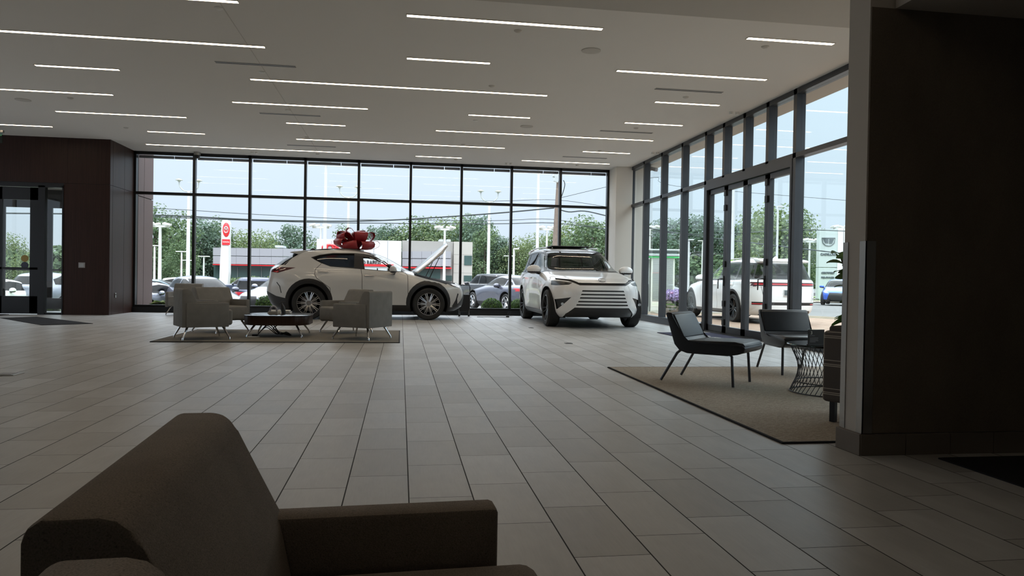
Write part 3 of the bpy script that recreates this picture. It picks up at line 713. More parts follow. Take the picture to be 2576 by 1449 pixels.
# wire table with glass top
tb = empty('side_table', (4.06, 6.42, Z0), label='round wire-base table with glass top beside the black lounge chairs', cat='side table')
R0, RW, R1, TH = .37, .30, .37, .445
n = 50
def wr_at(h):  # hyperboloid-like profile
    t = h/TH; return lerp(R0, R1, t) - (.075)*math.sin(PI*t)**1.2
for k in range(n):
    tw = .5; pts = []
    for j in range(9):
        t = j/8; a = 2*PI*k/n + tw*(t-.5); r = wr_at(t*TH); pts.append((r*math.cos(a), r*math.sin(a), t*TH))
    MB().tube(pts, .0036, 5).build('wire', 'door_metal', tb, smooth='all')
for h, r in ((.006, R0), (TH, R1), (.10, wr_at(.10)-.006)):
    MB().tube([(r*math.cos(2*PI*k/48), r*math.sin(2*PI*k/48), h) for k in range(49)], .006, 6, False).build('ring', 'door_metal', tb, smooth='all')
MB().lathe([(0, TH+.006), (.40, TH+.006), (.404, TH+.010), (.40, TH+.018), (0, TH+.018)], 64).build('glass_top', 'table_glass', tb, smooth=30)
sg = empty('table_sign', (3.80, 6.26, Z0+TH+.0185), math.radians(6), label='black table sign with the number 3 on the glass table', cat='sign')
MB().b2((-.085, -.02, 0), (.085, .02, .012), bev=.002).b2((-.085, -.006, .01), (.085, .006, .145), bev=.002).build('board', 'black_plastic', sg)
MB().b2((-.087, -.007, .145), (.087, .007, .150)).build('edge', 'clear_glass', sg)
tx = text_mesh('numeral', '3', .042, 'white_plastic', sg, .0006); orient(tx, (-.055, -.0072, .115), (1, 0, 0), (0, 0, 1))
for k, (zz, w_) in enumerate(((.088, .05), (.066, .09), (.054, .085), (.042, .09), (.030, .06))): MB().b2((-.07, -.0068, zz), (-.07+w_, -.006, zz+.003)).build('text_line', 'panel_gray', sg)
# plaid chair behind the wall end
pc = empty('plaid_chair', (3.625, 4.945, Z0), math.radians(30), label='plaid upholstered chair half hidden behind the wall end', cat='chair')
MB().box((0, 0, .42), (.76, .70, .53), bev=.03, seg=3).build('body', 'plaid', pc, smooth=True)
MB().box((.0, .0, .69), (.70, .64, .06), bev=.02, seg=3).build('cushion', 'plaid', pc, smooth=True)
for sx in (-1, 1):
    for sy in (-1, 1): MB().b2((sx*.29-.02, sy*.30-.02, 0), (sx*.29+.02, sy*.30+.02, .17)).build('leg', 'black_frame', pc)
# plants behind the wall end
def leaf_mb(mb, base, dirv, L, w, n=5, droop=.3, roll=0.0):
    base = Vector(base); d = Vector(dirv).normalized(); side = d.cross(Vector((0, 0, 1)))
    side = side.normalized() if side.length > .01 else Vector((1, 0, 0)); Ls, Rs = [], []
    side = side*math.cos(roll)+d.cross(side)*math.sin(roll)
    for k in range(n+1):
        t = k/n; p = base+d*L*t+Vector((0, 0, -droop*L*t*t)); ww = w*math.sin(PI*min(1, t*.92+.04))**.8*.5
        Ls.append(p+side*ww+Vector((0, 0, ww*.25))); Rs.append(p-side*ww+Vector((0, 0, ww*.25)))
    C_ = [(a+b)/2-Vector((0, 0, w*.1)) for a, b in zip(Ls, Rs)]
    mb.strip(Ls, C_); mb.strip(C_, Rs)
pl = empty('potted_plant', (4.78, 6.98, Z0), label='tall dark-leaved potted plant peeking out behind the wall end', cat='plant')
MB().lathe([(0, 0), (.15, 0), (.19, .36), (.19, .4), (.17, .4), (.165, .34), (0, .34)], 28).build('pot', 'stone', pl, smooth=30)
st = MB(); lf = MB(); random.seed(4)
for s in range(6):
    a = 2*PI*s/6+.4; top = Vector((.25*math.cos(a), .25*math.sin(a), 1.12+.38*random.random()))
    pts = [Vector((0.02*math.cos(a), .02*math.sin(a), .34)), Vector((.08*math.cos(a), .08*math.sin(a), .8)), top]
    st.tube([tuple(p) for p in crom(pts, 6)], .009, 6)
    for k in range(20):
        t = .45+.55*k/19; p = pts[1].lerp(top, max(0, (t-.5)*2)) if t > .5 else pts[0].lerp(pts[1], t*2); b = k*2.4+s
        leaf_mb(lf, p, (math.cos(b), math.sin(b), .35), .17, .085, roll=random.uniform(-1.1, 1.1))
st.build('stem', 'bark', pl, smooth=True); lf.build('foliage', 'leaf_dark', pl, smooth='all')
pl = empty('potted_plant', (3.34, 5.04, .737), label='small bright green plant standing on top of the plaid chair', cat='plant')
MB().lathe([(0, 0), (.05, 0), (.065, .05), (.06, .05), (0, .04)], 20).build('pot', 'black_plastic', pl, smooth=30)
lf = MB()
for k in range(46):
    a = k*2.4; leaf_mb(lf, (0, 0, .03), (math.cos(a), math.sin(a), .35+1.1*random.random()), .12+.06*random.random(), .045, droop=.6, roll=random.uniform(-1, 1))
lf.build('foliage', 'leaf_pot', pl, smooth='all')
# tall black sign stand beside the car and its cord
sx_ = onY(1168, 760, 20.12).x
ss = empty('sign_stand', (sx_, 20.12, 0), math.radians(82), label='black sign stand with a looped top frame behind the nose of the side-on car', cat='sign stand')
MB().b2((-.02, -.16, .12), (.02, .16, .60), bev=.01).build('board', 'black_plastic', ss)
MB().tube([(0, -.15, .5), (0, -.15, .80), (0, -.12, .86), (0, .12, .86), (0, .15, .80), (0, .15, .5)], .013, 8).build('frame', 'black_plastic', ss, smooth=True)
for s in (-1, 1):
    MB().tube([(-.13, s*.13, .02), (0, s*.13, .2)], .014, 8).tube([(.12, s*.13, .02), (0, s*.13, .2)], .014, 8).build('leg', 'black_plastic', ss, smooth=True)
    for x in (-.13, .12): MB().lathe([(.0, -.02), (.035, -.02), (.035, .02), (0, .02)], 14, 'y', (x, s*.13, .037)).build('caster', 'rubber', ss, smooth=True)
p0, p1 = onZ(1190, 798), onZ(1275, 798.5)
MB().tube([tuple(p) for p in crom([(2.05, p0.y, .01), (2.4, p0.y+.1, .01), (2.8, p1.y-.05, .01), (p1.x, p1.y, .012)], 6)], .008, 6).build('power_cord', 'black_plastic', None, smooth=True, label='thin black cord on the tiles between the two white cars', cat='cord')
pg = empty('floor_plug', (p1.x+.02, p1.y, 0), label='black looped plug standing on the floor at the end of the cord', cat='plug')
MB().box((0, 0, .02), (.09, .06, .04), bev=.01).build('plug', 'black_plastic', pg)
MB().tube([(.0, 0, .03), (-.01, 0, .10), (.04, 0, .16), (.09, 0, .15), (.06, 0, .08), (.02, 0, .03)], .006, 6).build('loop', 'black_plastic', pg, smooth=True)
# ---------------------------------------------------------------- cars
def superq(a, w, n, K):
    """quarter outline from (a,0) to (0,w), K points by arc length"""
    t = np.linspace(0, PI/2, 240); x = a*np.cos(t)**(2/n); y = w*np.sin(t)**(2/n)
    s = np.concatenate([[0], np.cumsum(np.hypot(np.diff(x), np.diff(y)))]); u = np.linspace(0, s[-1], K+1)
    return np.interp(u, s, x), np.interp(u, s, y)
def shell(levels, K=26, sub=3, axles=(0, 2.7), zwh=.36, deform=None):
    rows = crom(levels, sub); bm = bmesh.new(); rings = []
    for z, xf, xr, w, nf, nr in rows:
        w = max(w, .01); xc = (xf+xr)/2; hl = max((xf-xr)/2, .02)
        fx, fy = superq(hl, w, nf, K); rx, ry = superq(hl, w, nr, K)
        pts = [(xc+fx[i], fy[i]) for i in range(K+1)]+[(xc-rx[i], ry[i]) for i in range(K-1, -1, -1)]
        pts += [(x, -y) for x, y in pts[-2:0:-1]]
        ring = []
        for x, y in pts:
            if z < 1.0 and abs(y) > .5*w:
                for ax in axles:
                    dd = math.hypot(x-ax, z-zwh); y *= 1+.022*math.exp(-((dd-.50)/.11)**2)
                m = (axles[0]+axles[1])/2
                y *= 1-.028*math.exp(-((z-.52)/.16)**2)*math.exp(-((x-m)/.85)**4)
            if deform: x, y, zz = deform(x, y, z)
            else: zz = z
            ring.append(bm.verts.new((x, y, zz)))
        rings.append(ring)
    for a, b in zip(rings, rings[1:]):
        n = len(a)
        for i in range(n): bm.faces.new((a[i], a[(i+1) % n], b[(i+1) % n], b[i]))
    bm.faces.new(rings[0][::-1]); bm.faces.new(rings[-1])
    bmesh.ops.recalc_face_normals(bm, faces=bm.faces)
    bm.faces.layers.int.new('reg')
    return bm
AX = {'side': (0, 2), 'end': (1, 2), 'top': (0, 1)}
def inpoly(px, py, P):
    r = False; n = len(P)
    for i in range(n):
        x1, y1 = P[i]; x2, y2 = P[(i+1) % n]
        if (y1 > py) != (y2 > py) and px < (x2-x1)*(py-y1)/(y2-y1)+x1: r = not r
    return r
def region(bm, view, poly, rid, cond=None):
    i, j = AX[view]; x0 = min(p[0] for p in poly); x1 = max(p[0] for p in poly); y0 = min(p[1] for p in poly); y1 = max(p[1] for p in poly)
    lay = bm.faces.layers.int['reg']
    def near():
        r = []
        for f in bm.faces:
            co = [v.co for v in f.verts]
            if max(c[i] for c in co) < x0 or min(c[i] for c in co) > x1 or max(c[j] for c in co) < y0 or min(c[j] for c in co) > y1: continue
            if cond and not cond(f.calc_center_median(), f.normal): continue
            r.append(f)
        return r
    n = len(poly)
    for k in range(n):
        a, b = poly[k], poly[(k+1) % n]; d = (b[0]-a[0], b[1]-a[1]); no = [0, 0, 0]; co = [0, 0, 0]
        if abs(d[0])+abs(d[1]) < 1e-6: continue
        no[i] = -d[1]; no[j] = d[0]; co[i] = a[0]; co[j] = a[1]
        # only cut faces near this edge
        ex0, ex1 = min(a[0], b[0])-.02, max(a[0], b[0])+.02; ey0, ey1 = min(a[1], b[1])-.02, max(a[1], b[1])+.02
        fs = []
        for f in bm.faces:
            cs = [v.co for v in f.verts]
            if max(c[i] for c in cs) < ex0 or min(c[i] for c in cs) > ex1 or max(c[j] for c in cs) < ey0 or min(c[j] for c in cs) > ey1: continue
            if cond and not cond(f.calc_center_median(), f.normal): continue
            fs.append(f)
        g = set(fs)
        for f in fs: g.update(f.edges); g.update(f.verts)
        bmesh.ops.bisect_plane(bm, geom=list(g), dist=1e-5, plane_co=co, plane_no=no)
    for f in near():
        c = f.calc_center_median()
        if inpoly(c[i], c[j], poly): f[lay] = rid
def circ(cx, cz, r, n=28, sy=1.0): return [(cx+r*math.cos(2*PI*k/n), cz+r*sy*math.sin(2*PI*k/n)) for k in range(n)]
def split(bm, names, parent, mats, inset=None, lining=True):
    """names: rid -> (part name, material, split left/right, offset)"""
    lay = bm.faces.layers.int['reg']; bm.faces.ensure_lookup_table(); bm.normal_update()
    vn = {v: v.normal.copy() for v in bm.verts}; out = {}
    groups = {}
    for f in bm.faces:
        r = f[lay]
        if r < 0: continue
        nm, mt, sp, off = names[r]
        key = (r, (1 if f.calc_center_median().y > 0 else -1) if sp else 0)
        groups.setdefault(key, []).append(f)
    def mk(fs, name, mat, off, flip=False):
        b = bmesh.new(); mp = {}
        for f in fs:
            vs = []
            for v in f.verts:
                if v not in mp: mp[v] = b.verts.new(v.co+vn[v]*off)
                vs.append(mp[v])
            try: b.faces.new(vs[::-1] if flip else vs)
            except ValueError: pass
        me = bpy.data.meshes.new(name); b.to_mesh(me); b.free(); me.materials.append(M[mat])
        me.polygons.foreach_set('use_smooth', [True]*len(me.polygons)); me.set_sharp_from_angle(angle=math.radians(35))
        o = bpy.data.objects.new(name, me); COL.objects.link(o); o.parent = parent; return o
    for (r, sd), fs in groups.items():
        nm, mt, sp, off = names[r]; out[(r, sd)] = mk(fs, nm, mt, off)
    if lining:
        fs = [f for f in bm.faces if f[lay] == 0 or (f[lay] > 0 and names[f[lay]][0] in ('body_trim', 'grille'))]
        mk(fs, 'inner_lining', 'car_inner', -.03, True)
    return out
WHEELS = {}
def wheel(parent, x, y, R, rimR, w, side, style, rz=0.0):
    """side +1: outer face towards +y"""
    key = (R, rimR, w, style)
    if key not in WHEELS:
        hw = w/2
        t = MB().lathe([(rimR, -hw*.9), (rimR+.02, -hw), (R-.03, -hw), (R, -hw*.72), (R, hw*.72), (R-.03, hw), (rimR+.02, hw), (rimR, hw*.9)], 48, 'y', closed=True)
        tire = t.build('wheel', 'rubber', None, smooth=35)
        m = MB().lathe([(rimR*.93, -hw*.8), (rimR, -hw*.88), (rimR+.004, hw*.9), (rimR-.004, hw*.97), (rimR*.95, hw*.97), (rimR*.93, hw*.85)], 48, 'y', closed=True)
        n = {'fine': 20, 'dark': 10, 'plain': 5}[style]
        for k in range(n):
            a = 2*PI*k/n
            if style == 'fine': a += (.075 if k % 2 else -.075)
            if style == 'fine':
                a2 = a+(-.10 if k % 2 else .10)
                p = [(rimR*.20*math.cos(a2), hw*.55, rimR*.20*math.sin(a2)), (rimR*.55*math.cos(a), hw*.80, rimR*.55*math.sin(a)), (rimR*.96*math.cos(a), hw*.86, rimR*.96*math.sin(a))]
                m.tube(p, [.014, .011, .010], 5)
            elif style == 'dark':
                a2 = a+(.12 if k % 2 else -.12)
                p = [(rimR*.2*math.cos(a), hw*.5, rimR*.2*math.sin(a)), (rimR*.95*math.cos(a2), hw*.85, rimR*.95*math.sin(a2))]; m.tube(p, [.024, .020], 5)
            else:
                p = [(rimR*.15*math.cos(a), hw*.6, rimR*.15*math.sin(a)), (rimR*.96*math.cos(a), hw*.8, rimR*.96*math.sin(a))]; m.tube(p, [.05, .04], 5)
        m.lathe([(0, hw*.72), (.05, hw*.72), (.075, hw*.5), (.075, hw*.3), (0, hw*.3)], 20, 'y')
        rim = m.build('rim', 'rim_dark' if style == 'dark' else 'rim_silver', tire, smooth=35)
        d = MB().lathe([(0, -.01), (rimR*.68, -.01), (rimR*.68, .012), (0, .012)], 32, 'y').build('brake_disc', 'disc_brake', tire, smooth=35)
        WHEELS[key] = tire; o = tire
    else:
        o = WHEELS[key].copy(); COL.objects.link(o)
        for ch in kids(WHEELS[key]):
            c = ch.copy(); COL.objects.link(c); c.parent = o
    o.parent = parent; o.location = (x, y, R); o.rotation_euler = (0, rz if side > 0 else -rz, 0 if side > 0 else PI)
    return o
def mirror(parent, x, y, z, s, mat, sc=1.0):
    m = MB().sphere((0, 0, 0), .115*sc, 18, (.62, 1.15, .72)); o = m.build('mirror', mat, parent, smooth='all', loc=(x, y+s*.13, z+.03))
    MB().tube([(.03, -s*.16, -.09), (.02, -s*.04, -.06), (0, 0, -.02)], [.03, .035, .03], 8).build('mirror_foot', 'car_trim', o, smooth=True)
    MB().sphere((0, 0, -.045), .11*sc, 16, (.60, 1.1, .35)).build('mirror_base', 'car_trim', o, smooth='all')
    return o
def handle_(parent, x, y, z, s, mat='chrome'):
    return MB().box((0, 0, 0), (.24, .03, .028), bev=.012).build('door_handle', mat, parent, smooth=True, loc=(x, y+s*.012, z))
def side_y(bm, x, z):
    """half width of the shell at (x, z)"""
    best, by = 9, .9
    for v in bm.verts:
        if v.co.y > .3:
            d = (v.co.x-x)**2+(v.co.z-z)**2
            if d < best: best, by = d, v.co.y
    return by
def line_poly(pts, w=.008):
    L, R = [], []
    for i, p in enumerate(pts):
        a = pts[max(i-1, 0)]; b = pts[min(i+1, len(pts)-1)]; dx, dz = b[0]-a[0], b[1]-a[1]; l = math.hypot(dx, dz)
        L.append((p[0]-dz/l*w/2, p[1]+dx/l*w/2)); R.append((p[0]+dz/l*w/2, p[1]-dx/l*w/2))
    return L+R[::-1]
def wells(C, axles, zc, r, yi, yo):
    for ax in axles:
        for s in (-1, 1):
            arc = [(ax+r*math.cos(a), zc+r*math.sin(a)) for a in [math.radians(-25+230*k/18) for k in range(19)]]
            MB().strip([(x, s*yi, z) for x, z in arc], [(x, s*yo, z) for x, z in arc]).prism(arc, s*yi, s*(yi-.02), 'y').build('wheel_well', 'car_inner', C, smooth=35)
def underbody(C, x0, x1, w, z=.22, h=.25):
    MB().b2((x0, -w, z), (x1, w, z+h)).build('underbody', 'car_inner', C)
def seats(C, xs, w=.5, z=.5, top=1.2):
    for x in xs:
        for s in (-1, 1):
            m = MB().box((x+.25, s*.38, z), (.5, w, .22), bev=.05, seg=3).box((x, s*.38, (z+top)/2-.05), (.16, w*.92, top-z-.1), rot=(0, -.22, 0), bev=.05, seg=3)
            m.box((x-.09, s*.38, top+.06), (.10, .26, .18), rot=(0, -.2, 0), bev=.04, seg=3); m.build('seat', 'car_inner', C, smooth=True)

def car_nx():
    """side-on car: length 4.66, origin under the rear axle, nose along +x"""
    C = empty('car', label='white crossover car side-on with open hood and big red bow on its roof', cat='car')
    lv = [(.20, 3.38, -.72, .84, 3.2, 4), (.30, 3.54, -.86, .895, 3.2, 4), (.45, 3.59, -.94, .915, 3.2, 4), (.60, 3.60, -.98, .925, 3.1, 4.2), (.75, 3.57, -.97, .932, 3, 4.4),
          (.84, 3.48, -.95, .93, 2.9, 4.4), (.91, 3.27, -.935, .925, 2.9, 4.4), (.97, 3.00, -.925, .915, 3.0, 4.2), (1.03, 2.72, -.92, .90, 3.2, 4), (1.09, 2.45, -.915, .875, 3.4, 3.8),
          (1.15, 2.27, -.89, .84, 3.6, 3.6), (1.25, 2.09, -.77, .795, 3.6, 3.4), (1.36, 1.90, -.62, .745, 3.6, 3.4), (1.46, 1.69, -.45, .695, 3.5, 3.3), (1.53, 1.48, -.36, .65, 3.4, 3.2),
          (1.575, 1.25, -.12, .59, 3.2, 3.2), (1.61, 1.0, .16, .49, 3, 3), (1.632, .80, .40, .30, 2.6, 2.6), (1.64, .62, .55, .05, 2, 2)]
    B = shell(lv, 32, 3, (0, 2.69), .37)
    nm = {0: ('body', 'paint_pearl', False, 0), 1: ('window_trim', 'car_trim', True, 0), 2: ('front_side_window', 'clear_glass', True, -.004), 3: ('rear_side_window', 'tint_glass', True, -.004),
          4: ('windshield', 'clear_glass', False, -.003), 5: ('rear_window', 'tint_glass', False, -.003), 6: ('body_trim', 'car_trim', False, 0), 7: ('tail_light', 'tail_lamp', False, 0),
          8: ('head_light', 'head_lamp', True, 0), 9: ('engine_bay', 'car_inner', False, -.02), 10: ('door_gap', 'car_trim', True, -.003), 20: ('door_gap', 'car_trim', True, -.003), 21: ('door_gap', 'car_trim', True, -.003), 22: ('hatch_gap', 'car_trim', True, -.003), 11: ('grille', 'car_trim', False, -.004), 12: ('tail_light_glow', 'tail_red', False, .001), 13: ('head_light_lens', 'head_lamp_clear', True, .001)}
    sd = lambda c, n: abs(n.y) > .25
    region(B, 'side', [(.25, 1.276), (.126, 1.339), (.02, 1.405), (.21, 1.468), (.50, 1.515), (1.0, 1.527), (1.2, 1.512), (1.506, 1.462), (1.757, 1.362), (1.97, 1.225), (2.134, 1.105), (1.80, 1.108), (1.224, 1.150), (.46, 1.200)], 1, sd)
    region(B, 'side', [(.25, 1.285), (.14, 1.345), (.063, 1.397), (.21, 1.452), (.50, 1.50), (.985, 1.510), (.985, 1.190), (.46, 1.213)], 3, sd)
    region(B, 'side', [(1.182, 1.440), (1.30, 1.437), (1.485, 1.405), (1.66, 1.33), (1.79, 1.235), (1.80, 1.122), (1.224, 1.163)], 2, sd)
    fr = lambda c, n: c.x > 1.2 and n.x > .15
    region(B, 'end', [(-.76, 1.125), (.76, 1.125), (.56, 1.53), (-.56, 1.53)], 4, lambda c, n: c.x > 1.2 and n.x > .15 and abs(n.y) < .62)
    region(B, 'end', [(-.66, 1.22), (.66, 1.22), (.52, 1.49), (-.52, 1.49)], 5, lambda c, n: c.x < -.1 and n.x < -.2 and abs(n.y) < .75)
    al = None
    region(B, 'side', [(.4, .1), (.4, .345), (2.3, .345), (2.3, .1)], 6)
    region(B, 'side', [(-1.2, .1), (-1.2, .64), (-.93, .62), (-.72, .52), (-.40, .45), (-.38, .1)], 6)
    region(B, 'side', [(3.02, .1), (3.05, .29), (3.30, .30), (3.8, .27), (3.8, .1)], 6)
    region(B, 'side', [(-1.1, 1.165), (-.72, 1.17), (-.30, 1.165), (-.70, 1.035), (-.80, 1.055), (-1.1, 1.06)], 7, lambda c, n: c.x < 0)
    region(B, 'side', [(-.70, 1.155), (-.645, 1.155), (-.69, 1.05), (-.80, 1.065), (-.795, 1.078), (-.715, 1.075)], 12, lambda c, n: c.x < 0)
    region(B, 'end', [(-.93, 1.085), (.93, 1.085), (.93, 1.15), (-.93, 1.15)], 7, lambda c, n: c.x < -.6 and n.x < -.4)
    region(B, 'side', [(3.02, .925), (3.24, .895), (3.47, .79), (3.47, .757), (3.305, .774), (3.138, .85)], 8, sd)
    region(B, 'side', [(3.22, .865), (3.46, .785), (3.46, .765), (3.31, .785)], 13, sd)
    region(B, 'side', line_poly([(3.41, .62), (3.36, .46), (3.27, .31)], .035), 6, lambda c, n: c.x > 3)
    region(B, 'side', [(3.39, .50), (3.40, .38), (3.44, .315), (3.6, .30), (3.6, .27), (3.25, .28)], 6, lambda c, n: c.x > 3)
    region(B, 'side', line_poly([(-.71, .83), (-.64, .74), (-.605, .59)], .02), 6, lambda c, n: c.x < 0 and abs(n.y) > .2)
    region(B, 'end', [(-.42, .84), (.42, .84), (.36, .62), (.62, .32), (-.62, .32), (-.36, .62)], 11, lambda c, n: c.x > 3)
    for gi, L in enumerate(([(1.14, 1.16), (1.165, 1.0), (1.17, .345)], [(2.14, 1.10), (2.20, 1.03), (2.215, .345)], [(.26, 1.27), (.13, 1.13), (.12, 1.02), (.17, .93), (.46, .72), (.50, .345)])):
        region(B, 'side', line_poly(L, .011), (10, 20, 21)[gi], sd)
    region(B, 'top', [(2.36, -.72), (2.7, -.74), (3.1, -.70), (3.34, -.5), (3.42, 0), (3.34, .5), (3.1, .70), (2.7, .74), (2.36, .72)], 9, lambda c, n: n.z > .3 and c.z > .75)
    for ax in (0, 2.69):
        region(B, 'side', circ(ax, .40, .525, 32), 6, lambda c, n: abs(c.y) > .5 and n.z < .75)
        region(B, 'side', circ(ax, .375, .435, 32), -1, lambda c, n: abs(c.y) > .45)
    # the hood itself: the same skin turned up about its hinge
    lay = B.faces.layers.int['reg']; hood = [f for f in B.faces if f[lay] == 9]; h = bmesh.new(); mp = {}
    hx, hz, an = 2.36, 1.11, math.radians(-54)
    for f in hood:
        vs = []
        for v in f.verts:
            if v not in mp:
                dx, dz = v.co.x-hx, v.co.z-hz; mp[v] = h.verts.new((hx+dx*math.cos(an)+dz*math.sin(an), v.co.y, hz+.03-dx*math.sin(an)+dz*math.cos(an)))
            vs.append(mp[v])
        h.faces.new(vs)
    me = bpy.data.meshes.new('hood'); h.to_mesh(me); h.free(); me.materials.append(M['paint_pearl']); me.polygons.foreach_set('use_smooth', [True]*len(me.polygons))
    ho = bpy.data.objects.new('hood', me); COL.objects.link(ho); ho.parent = C
    md = ho.modifiers.new('thick', 'SOLIDIFY'); md.thickness = .035; md.offset = -1
    sy = {k: side_y(B, *k) for k in ((.45, .99), (1.30, .955), (2.0, 1.12))}
    split(B, nm, C, None)
    B.free()
    for s in (-1, 1):
        MB().tube([(2.72, s*.66, .98), (2.95, s*.64, 1.48)], [.012, .007], 8).build('hood_strut', 'black_plastic', C, smooth=True)
        for (x, z) in ((.25, 1.09), (1.26, 1.013)): handle_(C, x+.06, s*(side_y_c(sy, x, z)), z, s)
        mirror(C, 1.86, s*.86, 1.13, s, 'paint_pearl', 1.15)
        MB().tube([tuple(p) for p in crom([(-.12, s*.50, 1.55), (.3, s*.54, 1.60), (.8, s*.54, 1.62), (1.2, s*.51, 1.585)], 5)], .012, 6).build('roof_rail', 'car_trim', C, smooth=True)
        for ax in (0, 2.69): wheel(C, ax, s*.80, .372, .265, .235, s, 'fine', .2)
    # roof spoiler, shark fin, wiper, engine
    MB().prism([(-.46, 1.513), (-.40, 1.53), (-.12, 1.565), (-.05, 1.55), (-.25, 1.47), (-.40, 1.497)], -.56, .56, 'y', bev=.008).build('spoiler', 'paint_pearl', C, smooth=True)
    MB().prism([(-.10, 1.56), (.0, 1.64), (.03, 1.64), (.14, 1.575)], -.015, .015, 'y', bev=.006).build('antenna_fin', 'car_trim', C, smooth=True)
    MB().b2((2.45, -.6, .62), (3.3, .6, .80)).box((2.8, 0, .84), (.55, .6, .16), bev=.03).box((3.1, .42, .84), (.22, .3, .16), bev=.02).build('engine', 'black_plastic', C)
    seats(C, (.85,), .5, .55, 1.05); MB().box((1.85, 0, .98), (.5, 1.4, .22), bev=.06).build('dashboard', 'car_inner', C, smooth=True)
    MB().tube([(1.53, .38+.17*math.cos(a), 1.02+.17*math.sin(a)) for a in [2*PI*k/20 for k in range(21)]], .014, 6, False).build('steering_wheel', 'car_inner', C, smooth=True)
    wells(C, (0, 2.69), .375, .445, .60, .89)
    underbody(C, -.45, 3.1, .58)
    return C
def side_y_c(d, x, z):
    k = min(d, key=lambda q: (q[0]-x)**2+(q[1]-z)**2); return d[k]

def car_tx(label, detail='front'):
    """large three-row SUV: length 5.17, origin under the rear axle, nose along +x"""
    C = empty('car', label=label, cat='car')
    lv = [(.22, 3.74, -1.08, .90, 4, 4), (.32, 3.86, -1.2, .97, 4, 4.5), (.50, 3.91, -1.23, .99, 4, 5), (.72, 3.93, -1.245, .997, 4, 5), (.86, 3.90, -1.24, .995, 3.9, 5),
          (.94, 3.84, -1.235, .99, 3.8, 5), (1.00, 3.68, -1.23, .985, 3.7, 5), (1.06, 3.30, -1.22, .975, 3.8, 5), (1.12, 2.82, -1.21, .955, 4, 5), (1.18, 2.48, -1.19, .92, 4, 4.5),
          (1.26, 2.27, -1.14, .875, 4, 4.5), (1.38, 2.06, -1.08, .835, 4, 4.5), (1.52, 1.80, -1.01, .785, 4, 4.3), (1.62, 1.55, -.95, .745, 3.9, 4.2), (1.68, 1.28, -.90, .69, 3.6, 4),
          (1.72, .98, -.72, .60, 3.2, 3.6), (1.745, .65, -.42, .45, 3, 3), (1.757, .35, -.1, .22, 2.6, 2.6), (1.76, .15, .08, .04, 2, 2)]
    B = shell(lv, 32, 3, (0, 2.95), .39)
    P = 'paint_white'
    nm = {0: ('body', P, False, 0), 1: ('window_trim', 'car_trim', True, 0), 2: ('front_side_window', 'clear_glass', True, -.004), 3: ('rear_side_window', 'tint_glass', True, -.004),
          4: ('windshield', 'clear_glass', False, -.003), 5: ('rear_window', 'tint_glass', False, -.003), 6: ('body_trim', 'car_trim', False, 0), 7: ('tail_light', 'tail_lamp', False, 0),
          8: ('head_light', 'head_lamp', True, -.004), 9: ('grille_slot', 'car_trim', False, -.015), 10: ('door_gap', 'car_trim', True, -.003), 20: ('door_gap', 'car_trim', True, -.003), 21: ('door_gap', 'car_trim', True, -.003), 22: ('hatch_gap', 'car_trim', True, -.003), 11: ('lower_grille', 'car_trim', False, -.02), 12: ('tail_light_bar', 'tail_red', False, .002),
          13: ('air_duct', 'car_trim', True, -.02), 14: ('windshield_surround', 'car_trim', False, 0), 15: ('sunroof', 'black_plastic', False, .002), 16: ('head_light_lens', 'head_lamp_clear', True, .001)}
    sd = lambda c, n: abs(n.y) > .25
    region(B, 'side', [(-1.02, 1.16), (-.98, 1.48), (-.80, 1.60), (.2, 1.655), (1.0, 1.645), (1.42, 1.585), (1.85, 1.39), (2.22, 1.16), (2.1, 1.14), (.9, 1.13)], 1, sd)
    region(B, 'side', [(1.02, 1.16), (1.02, 1.60), (1.32, 1.575), (1.62, 1.46), (1.90, 1.31), (2.02, 1.16)], 2, sd)
    region(B, 'side', [(.02, 1.165), (-.02, 1.60), (.93, 1.605), (.93, 1.155)], 3, sd)
    region(B, 'side', [(-.86, 1.185), (-.84, 1.53), (-.12, 1.595), (-.08, 1.17)], 3, sd)
    region(B, 'end', [(-.84, 1.155), (.84, 1.155), (.69, 1.665), (-.69, 1.665)], 14, lambda c, n: c.x > 1.0 and n.x > .12 and abs(n.y) < .72)
    region(B, 'end', [(-.79, 1.185), (.79, 1.185), (.65, 1.635), (-.65, 1.635)], 4, lambda c, n: c.x > 1.0 and n.x > .12 and abs(n.y) < .72)
    region(B, 'end', [(-.93, 1.17), (.93, 1.17), (.80, 1.60), (-.80, 1.60)], 1, lambda c, n: c.x < -.7 and n.x < -.3)
    region(B, 'end', [(-.80, 1.19), (.80, 1.19), (.66, 1.56), (-.66, 1.56)], 5, lambda c, n: c.x < -.7 and n.x < -.3)
    region(B, 'side', [(.45, .1), (.45, .33), (2.5, .33), (2.5, .1)], 6)
    # rear
    region(B, 'end', [(-1.02, 1.0), (1.02, 1.0), (1.02, 1.095), (-1.02, 1.095)], 7, lambda c, n: c.x < -.85)
    region(B, 'end', [(-1.02, .955), (-.80, .985), (-.80, 1.02), (-1.02, 1.02)], 7, lambda c, n: c.x < -.95)
    region(B, 'end', [(1.02, .955), (.80, .985), (.80, 1.02), (1.02, 1.02)], 7, lambda c, n: c.x < -.95)
    region(B, 'end', [(-1.0, 1.03), (-.6, 1.036), (.6, 1.036), (1.0, 1.03), (1.0, 1.065), (-1.0, 1.065)], 12, lambda c, n: c.x < -.95)
    region(B, 'end', [(-.90, .50), (.90, .50), (1.0, .58), (-1.0, .58)], 6, lambda c, n: c.x < -.9)
    region(B, 'end', [(.62, .52), (.93, .52), (.93, .545), (.62, .545)], 12, lambda c, n: c.x < -.9)
    region(B, 'end', [(-.93, .52), (-.62, .52), (-.62, .545), (-.93, .545)], 12, lambda c, n: c.x < -.9)
